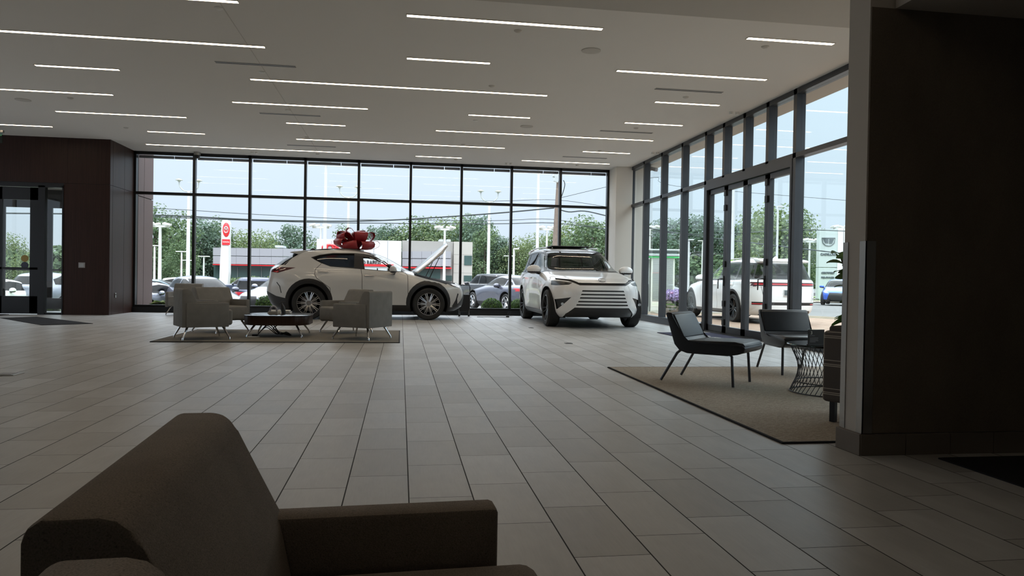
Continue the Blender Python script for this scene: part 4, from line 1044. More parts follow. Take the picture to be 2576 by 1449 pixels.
    region(B, 'end', [(-.80, .1), (.80, .1), (.62, .36), (-.62, .36)], 6, lambda c, n: c.x < -.9)
    # front
    F = lambda c, n: c.x > 3.2
    region(B, 'end', [(-.48, .925), (.48, .925), (.60, .985), (.98, 1.035), (.98, 1.01), (.66, .955), (.47, .875), (-.47, .875), (-.66, .955), (-.98, 1.01), (-.98, 1.035), (-.60, .985)], 9, F)
    for s in (-1, 1):
        q = lambda pts: [(s*a, b) for a, b in pts]
        region(B, 'end', q([(.60, .925), (.66, .885), (.86, .865), (1.02, .88), (1.02, .965), (.80, .955)]), 8, F)
        region(B, 'end', q([(.93, .93), (1.02, .935), (1.02, .975), (.96, .965)]), 16, F)
        region(B, 'end', q([(.63, .635), (.80, .60), (1.05, .55), (1.05, .395), (.84, .385)]), 13, F)
        region(B, 'side', [(3.30, .93), (3.55, .94), (3.80, .93), (3.84, .87), (3.62, .86)], 8, lambda c, n: c.y*s > .8)
    for z, hw in ((.765, .435), (.695, .455), (.625, .475), (.552, .505), (.485, .535)):
        region(B, 'end', [(-hw, z-.014), (hw, z-.014), (hw-.012, z+.014), (-hw+.012, z+.014)], 9, F)
    region(B, 'end', [(-.56, .43), (.56, .43), (.70, .30), (.76, .1), (-.76, .1), (-.70, .30)], 11, F)
    for gi, L in enumerate(([(1.0, 1.14), (1.0, .33)], [(2.12, 1.13), (2.16, .95), (2.16, .33)], [(-.02, 1.16), (-.04, 1.0), (.30, .75), (.5, .6), (.5, .33)])):
        region(B, 'side', line_poly(L, .011), (10, 20, 21)[gi], sd)
    region(B, 'end', line_poly([(-.72, .99), (-.66, .60)], .01), 22, lambda c, n: c.x < -.95)
    region(B, 'end', line_poly([(.72, .99), (.66, .60)], .01), 22, lambda c, n: c.x < -.95)
    region(B, 'top', [(.0, -.42), (1.05, -.42), (1.05, .42), (.0, .42)], 15, lambda c, n: n.z > .8 and c.z > 1.6)
    for ax in (0, 2.95):
        region(B, 'side', circ(ax, .41, .50, 32), 6 if detail != 'front' else 0, lambda c, n: abs(c.y) > .5 and n.z < .75)
        region(B, 'side', circ(ax, .395, .45, 32), -1, lambda c, n: abs(c.y) > .45)
    sy = side_y(B, .6, 1.0)
    split(B, nm, C, None); B.free()
    for s in (-1, 1):
        for x in (.12, 1.15): handle_(C, x, s*(sy-.002), 1.02, s, 'paint_white')
        mirror(C, 1.98, s*.93, 1.17, s, P, 1.25)
        MB().tube([tuple(p) for p in crom([(-.75, s*.60, 1.70), (-.6, s*.62, 1.735), (.2, s*.62, 1.755), (1.0, s*.62, 1.735), (1.15, s*.60, 1.705)], 5)], .016, 6).build('roof_rail', 'steel', C, smooth=True)
        for ax in (0, 2.95): wheel(C, ax, s*.86, .385, .275, .255, s, 'dark', .1)
        MB().lathe([(0, 0), (.028, 0), (.028, -.03), (0, -.03)], 16, 'x', (3.78, s*.80, .50)).build('fog_light', 'head_lamp_clear', C, smooth=True)
    if detail == 'front':
        MB().b2((-.05, -.46, 1.765), (.95, .46, 1.79), bev=.008).build('sunroof_panel', 'black_plastic', C, smooth=True)
        for s in (-1, 1): MB().tube([(.85, s*.42, 1.77), (.98, s*.44, 1.73)], .012, 6).tube([(.0, s*.42, 1.77), (.1, s*.42, 1.73)], .012, 6).build('sunroof_arm', 'steel', C)
    MB().prism([(-.98, 1.66), (-.92, 1.69), (-.60, 1.735), (-.55, 1.72), (-.75, 1.62), (-.96, 1.625)], -.68, .68, 'y', bev=.01).build('spoiler', P, C, smooth=True)
    MB().prism([(-.62, 1.72), (-.52, 1.80), (-.48, 1.80), (-.36, 1.74)], -.018, .018, 'y', bev=.006).build('antenna_fin', P, C, smooth=True)
    seats(C, (1.0, .0), .5, .6, 1.15); MB().box((2.0, 0, 1.02), (.6, 1.5, .22), bev=.06).build('dashboard', 'car_inner', C, smooth=True)
    MB().tube([(1.62, .40+.18*math.cos(a), 1.08+.18*math.sin(a)) for a in [2*PI*k/20 for k in range(21)]], .014, 6, False).build('steering_wheel', 'car_inner', C, smooth=True)
    e = emblem_mb(.075, .052, .006).build('emblem', 'chrome', C, smooth=True); orient(e, (3.80, 0, .985), (0, 1, 0), (-.75, 0, .66))
    pl = MB().box((-1.262, 0, .83), (.02, .34, .17), bev=.004).build('license_plate', 'pole_white', C)
    MB().box((-1.274, 0, .83), (.006, .31, .135)).build('plate_face', 'letter_gray', pl)
    e = emblem_mb(.032, .022, .004).build('plate_emblem', 'pole_white', pl); orient(e, (-1.279, 0, .85), (0, -1, 0), (0, 0, 1))
    tx = text_mesh('plate_lettering', 'LEXUS', .045, 'pole_white', pl, .001); orient(tx, (-1.279, 0, .785), (0, -1, 0), (0, 0, 1))
    tx = text_mesh('badge_lettering', 'TX350', .07, 'letter_dark', C, .004, bold=.001); orient(tx, (-1.245, -.74, .665), (0, -1, 0), (0, 0, 1))
    tx = text_mesh('badge_lettering', 'AWD', .045, 'letter_dark', C, .004); orient(tx, (-1.245, -.79, .60), (0, -1, 0), (0, 0, 1))
    MB().tube([(-1.13, .02, 1.21), (-1.115, -.28, 1.235)], .013, 6).build('rear_wiper', 'car_trim', C, smooth=True)
    wells(C, (0, 2.95), .395, .46, .66, .96)
    underbody(C, -.9, 3.5, .64)
    return C

def car_plain(kind, paintmat, label):
    """parked cars seen from afar: sedan, crossover or boxy SUV"""
    C = empty('car', label=label, cat='car')
    if kind == 'sedan':
        wb, R, H = 2.8, .35, 1.445
        lv = [(.20, 3.5, -.95, .84, 3, 4), (.35, 3.68, -1.05, .91, 3, 4), (.55, 3.72, -1.08, .93, 3, 4.2), (.70, 3.66, -1.08, .93, 2.9, 4.2), (.80, 3.45, -1.07, .925, 2.9, 4.2), (.88, 3.0, -1.06, .91, 3, 4.2),
              (.96, 2.5, -1.04, .88, 3.4, 4), (1.02, 2.25, -.93, .83, 3.6, 3.4), (1.05, 2.15, -.62, .80, 3.6, 3.4), (1.15, 1.92, -.38, .745, 3.6, 3.4), (1.28, 1.60, -.05, .675, 3.5, 3.3), (1.37, 1.25, .30, .60, 3.2, 3.1), (1.42, .95, .55, .42, 2.8, 2.8), (1.445, .75, .72, .05, 2, 2)]
        dlo = [(-.28, 1.03), (-.12, 1.14), (.25, 1.28), (.75, 1.345), (1.15, 1.30), (1.6, 1.13), (1.85, 1.0), (.7, .985)]
        ws = [(-.72, 1.0), (.72, 1.0), (.55, 1.37), (-.55, 1.37)]; rw = [(-.66, 1.04), (.66, 1.04), (.52, 1.34), (-.52, 1.34)]; tl = (.80, .93); hl = [(3.1, .80), (3.45, .74), (3.6, .64), (3.3, .66)]
    elif kind == 'suv':
        wb, R, H = 2.85, .39, 1.77
        lv = [(.28, 3.4, -.90, .88, 4, 4.5), (.45, 3.62, -1.0, .96, 4, 5), (.75, 3.65, -1.03, .965, 4, 5), (1.0, 3.62, -1.03, .96, 4, 5), (1.10, 3.45, -1.02, .95, 4.2, 5), (1.16, 2.6, -1.0, .93, 4.2, 5), (1.20, 2.15, -.98, .89, 4.5, 5),
              (1.35, 1.92, -.93, .85, 4.5, 4.6), (1.55, 1.65, -.88, .79, 4.3, 4.4), (1.68, 1.45, -.84, .74, 4, 4.2), (1.74, 1.2, -.7, .65, 3.6, 3.8), (1.77, .3, -.1, .05, 2, 2)]
        dlo = [(-.82, 1.2), (-.78, 1.60), (.3, 1.66), (1.35, 1.64), (1.68, 1.45), (1.95, 1.18)]
        ws = [(-.80, 1.2), (.80, 1.2), (.66, 1.66), (-.66, 1.66)]; rw = [(-.74, 1.22), (.74, 1.22), (.64, 1.60), (-.64, 1.60)]; tl = (.90, 1.12); hl = [(3.3, 1.06), (3.7, 1.05), (3.7, .90), (3.45, .92)]
    else:
        wb, R, H = 2.69, .36, 1.66
        lv = [(.22, 3.38, -.75, .84, 3.2, 4), (.35, 3.55, -.9, .91, 3.2, 4), (.60, 3.60, -.97, .925, 3.1, 4.2), (.80, 3.53, -.96, .932, 3, 4.4), (.92, 3.25, -.94, .925, 3, 4.4), (1.03, 2.70, -.92, .90, 3.2, 4), (1.10, 2.42, -.91, .87, 3.5, 3.8),
              (1.18, 2.2, -.87, .83, 3.6, 3.6), (1.36, 1.88, -.68, .755, 3.6, 3.4), (1.52, 1.50, -.50, .67, 3.4, 3.3), (1.60, 1.15, -.2, .58, 3.1, 3.1), (1.65, .75, .3, .28, 2.6, 2.6), (1.66, .6, .5, .05, 2, 2)]
        dlo = [(-.30, 1.20), (-.25, 1.40), (.4, 1.53), (1.1, 1.52), (1.55, 1.40), (2.08, 1.12)]
        ws = [(-.76, 1.13), (.76, 1.13), (.58, 1.54), (-.58, 1.54)]; rw = [(-.68, 1.2), (.68, 1.2), (.55, 1.50), (-.55, 1.50)]; tl = (.98, 1.10); hl = [(3.0, .90), (3.3, .86), (3.5, .76), (3.2, .78)]
    B = shell(lv, 16, 2, (0, wb), R)
    nm = {0: ('body', paintmat, False, 0), 1: ('side_windows', 'tint_glass', True, .002), 4: ('windshield', 'tint_glass', False, .002), 5: ('rear_window', 'tint_glass', False, .002), 6: ('body_trim', 'car_trim', False, 0),
          7: ('tail_light', 'tail_red', True, .003), 8: ('head_light', 'head_lamp_clear', True, .003), 9: ('grille', 'car_trim', False, .002)}
    sd = lambda c, n: abs(n.y) > .25
    region(B, 'side', dlo, 1, sd)
    for xx in (dlo[0][0]+(dlo[-1][0]-dlo[0][0])*.50,): region(B, 'side', line_poly([(xx, dlo[0][1]-.05), (xx-.03, H-.1)], .07), 0, sd)
    region(B, 'end', ws, 4, lambda c, n: c.x > .8 and n.x > .15 and abs(n.y) < .65)
    region(B, 'end', rw, 5, lambda c, n: c.x < .6 and n.x < -.15 and abs(n.y) < .7)
    for s in (-1, 1):
        region(B, 'end', [(s*.45, tl[0]+.02), (s*1.0, tl[0]), (s*1.0, tl[1]), (s*.50, tl[1]-.02)], 7, lambda c, n: c.x < -.6)
    region(B, 'end', [(-.36, .78), (.36, .78), (.5, .35), (-.5, .35)], 9, lambda c, n: c.x > 3)
    region(B, 'side', hl, 8, sd)
    region(B, 'side', [(-1.4, .1), (-1.4, .36), (4, .36), (4, .1)], 6)
    for ax in (0, wb): region(B, 'side', circ(ax, R+.02, R+.065, 20), -1, lambda c, n: abs(c.y) > .45)
    split(B, nm, C, None); B.free()
    for s in (-1, 1):
        mirror(C, dlo[-1][0]-.12, s*.84, dlo[-1][1]+.0, s, paintmat, 1.1)
        for ax in (0, wb): wheel(C, ax, s*.80, R, R*.68, .23, s, 'plain')
    MB().box((lv[3][2]-.03, 0, .72), (.02, .32, .15)).build('license_plate', 'pole_white', C)
    wells(C, (0, wb), R+.02, R+.075, .62, .88)
    underbody(C, -.7, 3.3, .58)
    return C
def recolor(C, old, new):
    for ch in kids(C):
        for k, sl in enumerate(ch.material_slots):
            if sl.material == M[old]: sl.link = 'OBJECT'; sl.material = M[new]
        recolor(ch, old, new)
def put(C, x, y, z, rz, sc=1.0): C.location = (x, y, z); C.rotation_euler = (0, 0, rz); C.scale = (sc, sc, sc); return C

# the side-on car
A_, B_ = onZ(776, 804), onZ(1078, 805.6); an_ = face(B_.x-A_.x, B_.y-A_.y); sc_ = (B_-A_).length/2.69
nx = car_nx()
nv = Vector((-math.sin(an_), math.cos(an_), 0))*.90*sc_
put(nx, A_.x+nv.x, A_.y+nv.y, 0, an_, sc_)
# bow on its roof
def roof_pt(x, y, z): return nx.matrix_basis @ Vector((x, y, z))
bp = roof_pt(1.02, -.05, 1.632)
bow = empty('gift_bow', (bp.x, bp.y, bp.z+.005), an_, label='huge red ribbon bow on the roof of the side-on white car', cat='bow')
random.seed(11)
def loop_(a, el, L, wd, r, tw=0.0):
    n = 12; Lp, Rp = [], []
    d = Vector((math.cos(a)*math.cos(el), math.sin(a)*math.cos(el), math.sin(el))); up = Vector((-math.cos(a)*math.sin(el), -math.sin(a)*math.sin(el), math.cos(el)))
    sdv = d.cross(up).normalized()*math.cos(tw)+up*math.sin(tw); up2 = sdv.cross(d)*-1
    for k in range(n+1):
        t = 2*PI*k/n; q = (1-math.cos(t))/2
        p = d*(L*q)+up2*(r*math.sin(t)*(.25+.75*q)); ww = wd*(.30+.70*q)/2
        Lp.append(p+sdv*ww); Rp.append(p-sdv*ww)
    return MB().strip(Lp, Rp)
LP = [(a, .22, .52, .34, .15) for a in (0, .9, 1.8, 2.7, 3.6, 4.5, 5.4)]+[(a, .72, .54, .32, .15) for a in (.35, 1.45, 2.6, 3.7, 4.9)]+[(a, 1.22, .50, .28, .13) for a in (.2, 2.9)]
for a, el, L, wd, r in LP:
    m = loop_(a+random.uniform(-.12, .12), el+random.uniform(-.08, .08), L*random.uniform(.92, 1.06), wd, r, random.uniform(-.25, .25))
    o = m.build('loop', 'bow_red', bow, smooth='all', thick=.004); o.location = (0, 0, .03)
MB().sphere((0, 0, .06), .09, 12, (1, 1, .7)).build('knot', 'bow_red', bow, smooth='all')
bow.scale = (1.1, .85, 1.02)
# the front-facing car
tx1 = car_tx('white three-row SUV facing the camera in the right corner of the showroom')
tl, tr = onZ(1374, 822), onZ(1601, 822.5)
w_ = (tr.x-tl.x); put(tx1, (tl.x+tr.x)/2, 16.35+2.95*1.0, 0, -PI/2, w_/1.99)
# ---------------------------------------------------------------- outdoors
def gz(x, y):
    """height of the ground outside: it falls gently away from the building"""
    k = 1-.6*min(1, max(0, (x-5)/15))
    return -.10-.0165*min(60, max(0, y-22))*k-.45*min(1, max(0, (-x-1)/6))*min(1, max(0, (y-22.5)/5))*min(1, max(0, 1-(y-35)/40))
def ground_patch(name, x0, x1, y0, y1, mat, dz=0.0, step=6.0, **tg):
    mb = MB(); nx_ = max(1, int((x1-x0)/step)); ny_ = max(1, int((y1-y0)/step))
    V = [[mb.bm.verts.new((lerp(x0, x1, i/nx_), lerp(y0, y1, j/ny_), gz(lerp(x0, x1, i/nx_), lerp(y0, y1, j/ny_))+dz)) for j in range(ny_+1)] for i in range(nx_+1)]
    for i in range(nx_):
        for j in range(ny_): mb.bm.faces.new((V[i][j], V[i+1][j], V[i+1][j+1], V[i][j+1]))
    o = mb.build(name, mat, None, rec=False, **tg); o['kind'] = 'structure'; return o
ground_patch('ground', -160, 220, -60, 320, 'asphalt', -.03, 4.0)
ground_patch('trim_7', -16, 6.5, YB+.12, 22.0, 'mulch', .02, 1.0)
ground_patch('trim_8', XR+.1, 14.5, 3.0, 25.2, 'pavers', .04, 1.0)
cb_ = MB(); pts = [Vector((14.5, 3, 0)), Vector((14.5, 16, 0)), Vector((14.2, 19.5, 0)), Vector((13.4, 22.3, 0)), Vector((12.3, 24.4, 0)), Vector((10, 25.3, 0)), Vector((6.6, 25.4, 0))]
cb_.tube([(p.x, p.y, gz(p.x, p.y)+.03) for p in crom(pts, 5) for p in [Vector(p)]], .09, 6)
struct('trim_9', cb_, 'concrete')
ground_patch('trim_10', -60, 60, 50, 57, 'concrete', .03, 4.0)
ground_patch('trim_11', -60, 60, 57, 60.5, 'grass', .05, 4.0)
ground_patch('trim_12', -60, 60, 60.5, 70, 'concrete', .03, 4.0)
ground_patch('trim_13', -90, 120, 76, 84, 'grass', .04, 4.0)
ground_patch('trim_14', -40, -6.5, 27.5, 32, 'grass', .05, 4.0)
def atg(u, v, Y):
    p = onY(u, v, Y); return p
# ---- parked cars: first of each kind is built, the rest are copies
made = {}
def parked(kind, paintm, label, u, Y, rz, sc=1.0, shift=0.0):
    if kind not in made:
        C = car_plain(kind, paintm, label); made[kind] = (C, paintm)
    else:
        src, pm = made[kind]; C = copy_tree(src, None, label); recolor(C, pm, paintm)
    p = onY(u, 700, Y)
    q = Vector((1.35*math.cos(rz), 1.35*math.sin(rz), 0))*sc
    return put(C, p.x-q.x+shift, Y-q.y, gz(p.x, Y)+.0, rz, sc)
D_ = math.radians
parked('sedan', 'paint_gray', 'dark grey sedan parked outside, seen between the two white showroom cars', 1278, 30.0, D_(112), 1.0)
parked('suv', 'paint_black', 'black boxy SUV parked outside to the left of the dark grey sedan', 1222, 40.5, D_(112), .98)
parked('crossover', 'paint_silver', 'silver crossover outside with its nose towards us, just left of the bow car tail', 714, 30.5, D_(-118), .97)
parked('suv', 'paint_navy', 'dark SUV outside seen from the rear, just right of the second left mullion', 645, 33.5, D_(100), .92)
parked('crossover', 'paint_gray', 'blue-grey crossover outside behind the left armchairs, windshield towards us', 515, 30.0, D_(-55), 1.0)
parked('sedan', 'paint_silver', 'silver-blue sedan outside at far left with a red tail light', 398, 31.5, D_(62), .97)
parked('suv', 'paint_navy', 'dark navy SUV side-on on the road in front of the long grey building', 608, 62.0, D_(180), 1.0)
parked('sedan', 'paint_teal', 'dark sedan parked behind the silver-blue one at far left', 418, 47.0, D_(5), 1.05)
parked('crossover', 'paint_white', 'white car far off between the lamp posts at left', 470, 66.0, D_(0), 1.0)
parked('crossover', 'paint_blue', 'bright blue crossover outside at right, nose towards us', 2112, 43.0, D_(-128), 1.0)
parked('sedan', 'paint_white', 'white car outside right of the bright blue one', 2165, 50.0, D_(-130), 1.05)
parked('crossover', 'paint_silver', 'silver car outside seen through the narrow glass beside the entrance door', 140, 33.0, D_(88), 1.05)
parked('sedan', 'paint_white', 'white car outside at the left edge, seen through the entrance door', 22, 31.0, D_(70), 1.0)
parked('sedan', 'paint_teal', 'dark teal car far off, seen through the entrance door', 82, 60.0, D_(0), 1.0)
parked('crossover', 'paint_navy', 'dark car outside behind the charging cabinet', 1636, 36.0, D_(10), 1.0)
parked('sedan', 'tail_red', 'small red car far off beside the white building corner', 1177, 90.0, D_(90), 1.0)
# the white SUV on the brick pavers
tx2 = car_tx('white three-row SUV outside on the brick pavers, seen from behind through the folding doors', 'rear')
hd = D_(90); c_ = onY(1984, 730, 18.3); put(tx2, c_.x+1.24*math.cos(hd), 18.3+1.24*math.sin(hd), gz(c_.x, 22)+.045, hd, 1.03)

# ---- leafy things
def leaves(mb, cen, rad, n, size, rng, shellp=.75):
    bm = mb.bm; cx, cy, cz = cen; rx, ry, rz_ = rad
    for _ in range(n):
        while True:
            p = Vector((rng.gauss(0, 1), rng.gauss(0, 1), rng.gauss(0, 1)))
            if p.length > .01: break
        d = p.normalized(); r = rng.uniform(shellp, 1.0) if rng.random() < .8 else rng.uniform(.3, 1)
        q = Vector((cx+d.x*rx*r, cy+d.y*ry*r, cz+d.z*rz_*r)); s = size*rng.uniform(.6, 1.3)
        nn = (d+Vector((rng.uniform(-.8, .8), rng.uniform(-.8, .8), rng.uniform(-.4, .9)))).normalized()
        a = nn.orthogonal().normalized(); b = nn.cross(a); th = rng.uniform(0, PI); a2 = a*math.cos(th)+b*math.sin(th); b2 = nn.cross(a2)
        v = [bm.verts.new(q+a2*s), bm.verts.new(q+b2*s*.7), bm.verts.new(q-a2*s), bm.verts.new(q-b2*s*.7)]
        bm.faces.new(v)
def make_tree(seed, h, w, mat, label, nblob=16, nl=260, size=.24, tall=1.0):
    rng = random.Random(seed); T_ = empty('tree', label=label, cat='tree', group='trees beyond the lots')
    mb = MB(); br = MB()
    br.tube([(0, 0, 0), (rng.uniform(-.2, .2), .1, h*.35), (0, 0, h*.75)], [h*.022, h*.017, h*.008], 8)
    for k in range(nblob):
        t = k/(nblob-1); a = k*2.4+rng.uniform(-.4, .4); zc = h*(.14+.76*t); prof = math.sin(PI*(.12+.80*t))**.65
        r = w*.5*prof*rng.uniform(.35, .75); br_ = w*rng.uniform(.17, .28)
        c = (r*math.cos(a), r*math.sin(a), zc); leaves(mb, c, (br_, br_, br_*rng.uniform(.7, 1.1)*tall), nl, size, rng, .6)
        if k % 2 == 0: br.tube([(0, 0, zc*.7), (c[0]*.5, c[1]*.5, zc*.9), c], [h*.009, h*.006, .02], 5)
    br.build('trunk', 'bark', T_, smooth=True); mb.build('foliage', mat, T_, rec=False)
    return T_
protos = [make_tree(1, 13, 10, 'leaf_tree', 'x'), make_tree(2, 13, 9, 'leaf_blue', 'x', 18, 240), make_tree(3, 13, 12, 'leaf_olive', 'x', 18, 240), make_tree(5, 13, 7, 'leaf_tree', 'x', 16, 220, .22, 1.3), make_tree(8, 13, 11, 'leaf_blue', 'x', 17, 250)]
kindn = ['mid green round-crowned tree', 'blue-green tree', 'yellow-green spreading tree', 'slender green tree', 'dark blue-green broad tree']
used = [False]*5
def tree(k, u, vtop, Y, label, rz=0.0, wsc=1.0):
    p = onY(u, vtop, Y); g0 = gz(p.x, Y); h = p.z-g0
    lb = kindn[k]+' '+label
    if not used[k]: T_ = protos[k]; used[k] = True; T_['label'] = lb
    else: T_ = copy_tree(protos[k], None, lb)
    s = h/12.6; T_.location = (p.x, Y, g0); T_.rotation_euler = (0, 0, rz); T_.scale = (s*wsc, s*wsc, s); return T_
rt = random.Random(3)
TL = [(3, 392, 535, 105, 'tallest at the left edge of the back windows'), (0, 432, 548, 112, 'with a spiky top near the far left window edge'), (1, 470, 585, 120, 'behind the tall lamp post at left'), (1, 512, 560, 118, 'just left of the red and white pylon'),
      (0, 455, 612, 100, 'low in front of the left tree line'), (3, 556, 562, 122, 'touching the left side of the red and white pylon'), (2, 600, 590, 125, 'just right of the red and white pylon'), (2, 655, 592, 128, 'above the long grey building, left part'), (4, 690, 606, 150, 'low above the grey building roof'),
      (4, 742, 573, 150, 'rounded, rising behind the long grey building'), (2, 800, 612, 150, 'behind the left end of the white portal'), (3, 868, 580, 155, 'peeking out left of the bow'), (4, 950, 576, 155, 'right of the bow'), (1, 985, 572, 150, 'above the white portal, left one'),
      (2, 1020, 580, 150, 'above the white portal, right one'), (0, 1068, 560, 150, 'behind the raised car hood'), (2, 1115, 562, 148, 'behind the double lamp over the hood'), (0, 1165, 555, 146, 'above the right corner of the grey building'), (4, 1200, 550, 138, 'largest, right of the building corner'), (0, 1222, 580, 130, 'filling the gap by the dark SUV outside'),
      (1, 1262, 600, 130, 'left of the single-arm lamp'), (2, 1305, 608, 128, 'yellowish behind the single-arm lamp'), (2, 1345, 600, 132, 'above the front-facing car, left'), (3, 1398, 580, 125, 'behind the foot of the wooden pole'), (2, 1445, 568, 118, 'just right of the wooden pole'), (0, 1492, 558, 112, 'large, by the last back window mullion'), (2, 1530, 572, 115, 'at the right end of the back windows'),
      (1, 1655, 565, 100, 'behind the charging cabinet'), (4, 1690, 556, 130, 'in the second pane of the right glass wall'), (4, 1745, 548, 130, 'left of the folding doors'), (1, 1800, 556, 125, 'behind the first folding door leaf'), (4, 1850, 566, 130, 'behind the second folding door leaf'), (2, 1915, 545, 115, 'behind the third folding door leaf'),
      (2, 1965, 532, 100, 'tallest behind the folding doors'), (3, 2005, 548, 98, 'right of the folding doors'), (0, 2035, 612, 105, 'low, left of the grey sign tower'), (0, 2118, 620, 110, 'right of the grey sign tower'),
      (2, 70, 640, 48, 'seen through the left entrance door'), (2, 20, 600, 100, 'far off through the left entrance door'), (1, 115, 640, 110, 'beyond the left entrance, right one')]
for i, (k, u, v, Y, lb) in enumerate(TL): tree(k, u, v, Y, lb, rt.uniform(0, 6.28), rt.uniform(.95, 1.25))
# undergrowth belt that closes the view under the crowns, and clipped hedges
def hedge(name, a, b, h, d, mat, label, n, size, cat='hedge', lump=.25):
    rng = random.Random(len(label)); a = Vector(a); b = Vector(b); L = (b-a).length; mb = MB(); k = max(2, int(L/(h*.8)))
    c0 = (a+b)/2
    for i in range(k):
        p = a.lerp(b, (i+.5)/k)-c0; leaves(mb, (p.x, p.y, h*.5*rng.uniform(.9, 1.1)), (L/k*.75, d*.5, h*.5*rng.uniform(1-lump, 1+lump)), n//k, size, rng, .55)
    H_ = mb.build(name, mat, None, rec=False, label=label, cat=cat, kind='stuff'); H_.location = c0; return H_
def hb(u0, u1, Y, dz=0): p = onY(u0, 700, Y); q = onY(u1, 700, Y); return (p.x, Y, gz(p.x, Y)+dz), (q.x, Y, gz(q.x, Y)+dz)
hedge('undergrowth', *hb(350, 1560, 135), 7.5, 6, 'leaf_blue', 'dark green undergrowth along the foot of the far trees', 14000, .42, 'undergrowth')
hedge('undergrowth', *hb(1560, 2200, 118), 6.0, 6, 'leaf_tree', 'green undergrowth beyond the right glass wall', 7000, .40, 'undergrowth')
hedge('undergrowth', *hb(-60, 200, 100), 5.5, 5, 'leaf_tree', 'green undergrowth beyond the left entrance', 3000, .4, 'undergrowth')
hedge('hedge', *hb(535, 700, 78), 1.9, 1.8, 'leaf_olive', 'clipped hedge in front of the long grey building', 3000, .14)
hedge('hedge', *hb(1192, 1380, 70), 1.9, 1.8, 'leaf_olive', 'clipped hedge behind the dark SUV and sedan outside', 3500, .14)
hedge('hedge', *hb(1815, 1975, 34), 2.55, 1.2, 'leaf_bright', 'bright green hedge top behind the white SUV on the pavers', 5000, .10)
hedge('hedge', *hb(45, 115, 44), 1.0, 1.2, 'leaf_bright', 'bright low hedge seen through the entrance door', 1500, .09)
for u, Y, r, lb in [(672, 21.75, .33, 'below the tail of the side-on car'), (1237, 21.65, .32, 'in front of the dark grey sedan'), (1306, 21.7, .30, 'just left of the front-facing car')]:
    p = onY(u, 770, Y); b_ = empty('boxwood', (p.x, Y, -.07), label='round clipped boxwood outside the back window, '+lb, cat='shrub', group='boxwoods along the back window')
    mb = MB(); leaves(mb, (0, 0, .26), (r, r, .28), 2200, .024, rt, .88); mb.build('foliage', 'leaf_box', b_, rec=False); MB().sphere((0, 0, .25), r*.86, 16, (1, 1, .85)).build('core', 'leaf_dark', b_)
p = onY(402, 760, 21.5)
for k, dx in enumerate((-.12, .30)):
    hs = empty('hosta_plant', (p.x+dx+.22, 21.45-.1*k, .10), label='variegated leafy plant at the foot of the far left window, '+('left one' if k == 0 else 'right one'), cat='plant', group='hosta plants')
    lf = MB(); rng = random.Random(k)
    for q in range(44):
        a = q*2.4; leaf_mb(lf, (0, 0, .02), (math.cos(a), math.sin(a), .5+.9*rng.random()), .34+.12*rng.random(), .10, droop=.4, roll=rng.uniform(-.8, .8))
    lf.build('foliage', 'leaf_hosta', hs, smooth='all')
p = onY(1695, 745, 24.3); fl = empty('flower_bush', (p.x, 24.3, -.08), label='bush with pale purple flowers outside right of the charging cabinet', cat='flowers')
m1 = MB(); leaves(m1, (0, 0, .30), (.5, .45, .32), 1200, .05, rt, .6); m1.build('foliage', 'leaf_dark', fl, rec=False)
m1 = MB(); leaves(m1, (0, 0, .62), (.5, .42, .26), 1100, .045, rt, .7); m1.build('blossoms', 'flower_purple', fl, rec=False)
MB().lathe([(0, -.0), (.3, 0), (.4, .3), (.37, .3), (0, .25)], 20).build('pot', 'stone', fl, smooth=30)

# ---- lamp posts
def lamp_post(kind, u, vtop, Y, label, r=.11, lean=0):
    p = onY(u, vtop, Y); g0 = gz(p.x, Y); h = p.z-g0; L = empty('lamp_post', (p.x, Y, g0), 0, label=label, cat='lamp post', group='lamp posts outside')
    if kind == 'wood': return L
    MB().tube([(0, 0, 0), (0, 0, h)], [r, r*.7], 10).build('pole', 'pole_white', L, smooth=True)
    k = Y/60
    if kind == 'twin':
        for s in (-1, 1):
            MB().tube([tuple(q) for q in crom([(0, 0, h), (s*.35*k, 0, h+.05), (s*.65*k, 0, h+.35*k), (s*.72*k, 0, h+.75*k)], 5)], .05*k, 6).build('arm', 'pole_gray', L, smooth=True)
            MB().lathe([(0, .12*k), (.10*k, .10*k), (.28*k, .02*k), (.28*k, 0), (.12*k, -.03*k), (.09*k, -.12*k), (0, -.12*k)], 16, c=(s*.72*k, 0, h+.85*k)).build('lamp_head', 'pole_gray', L, smooth=40)
    elif kind == 'multi':
        MB().box((0, 0, h), (1.3*k, .12, .16*k)).build('arm', 'pole_white', L)
        for x, y in ((-.62, -.3), (-.35, .3), (.35, .3), (.62, -.3)): MB().box((x*k, y*k, h+.16*k), (.5*k, .45*k, .16*k), rot=(0, (-.25 if x < 0 else .25), 0), bev=.03).build('lamp_head', 'pole_white', L)
    elif kind == 'tee':
        MB().box((0, 0, h), (.85*k, .25, .07*k), bev=.02).build('lamp_head', 'pole_white', L)
    elif kind == 'single':
        MB().box((.20*k, 0, h), (.42*k, .25, .10*k), bev=.02).build('lamp_head', 'pole_white', L)
    elif kind == 'tall':
        MB().box((0, 0, h), (.9*k, .4, .2*k), bev=.05).build('lamp_head', 'pole_gray', L)
    return L
lamp_post('twin', 475, 482, 60, 'tall white lamp post with twin curved arms at the far left', .16)
lamp_post('multi', 403, 569, 62, 'white lamp post with clustered heads left of the tall curved-arm one', .15)
lamp_post('tee', 389, 618, 66, 'slim T-shaped lamp post at the left edge of the back windows', .10)
lamp_post('tee', 457, 633, 74, 'slim T-shaped lamp post in front of the round green tree', .10)
lamp_post('tee', 473, 655, 88, 'small distant T-shaped lamp post behind the left mullion', .09)
lamp_post('tee', 513, 645, 80, 'slim T-shaped lamp post left of the red and white pylon', .10)
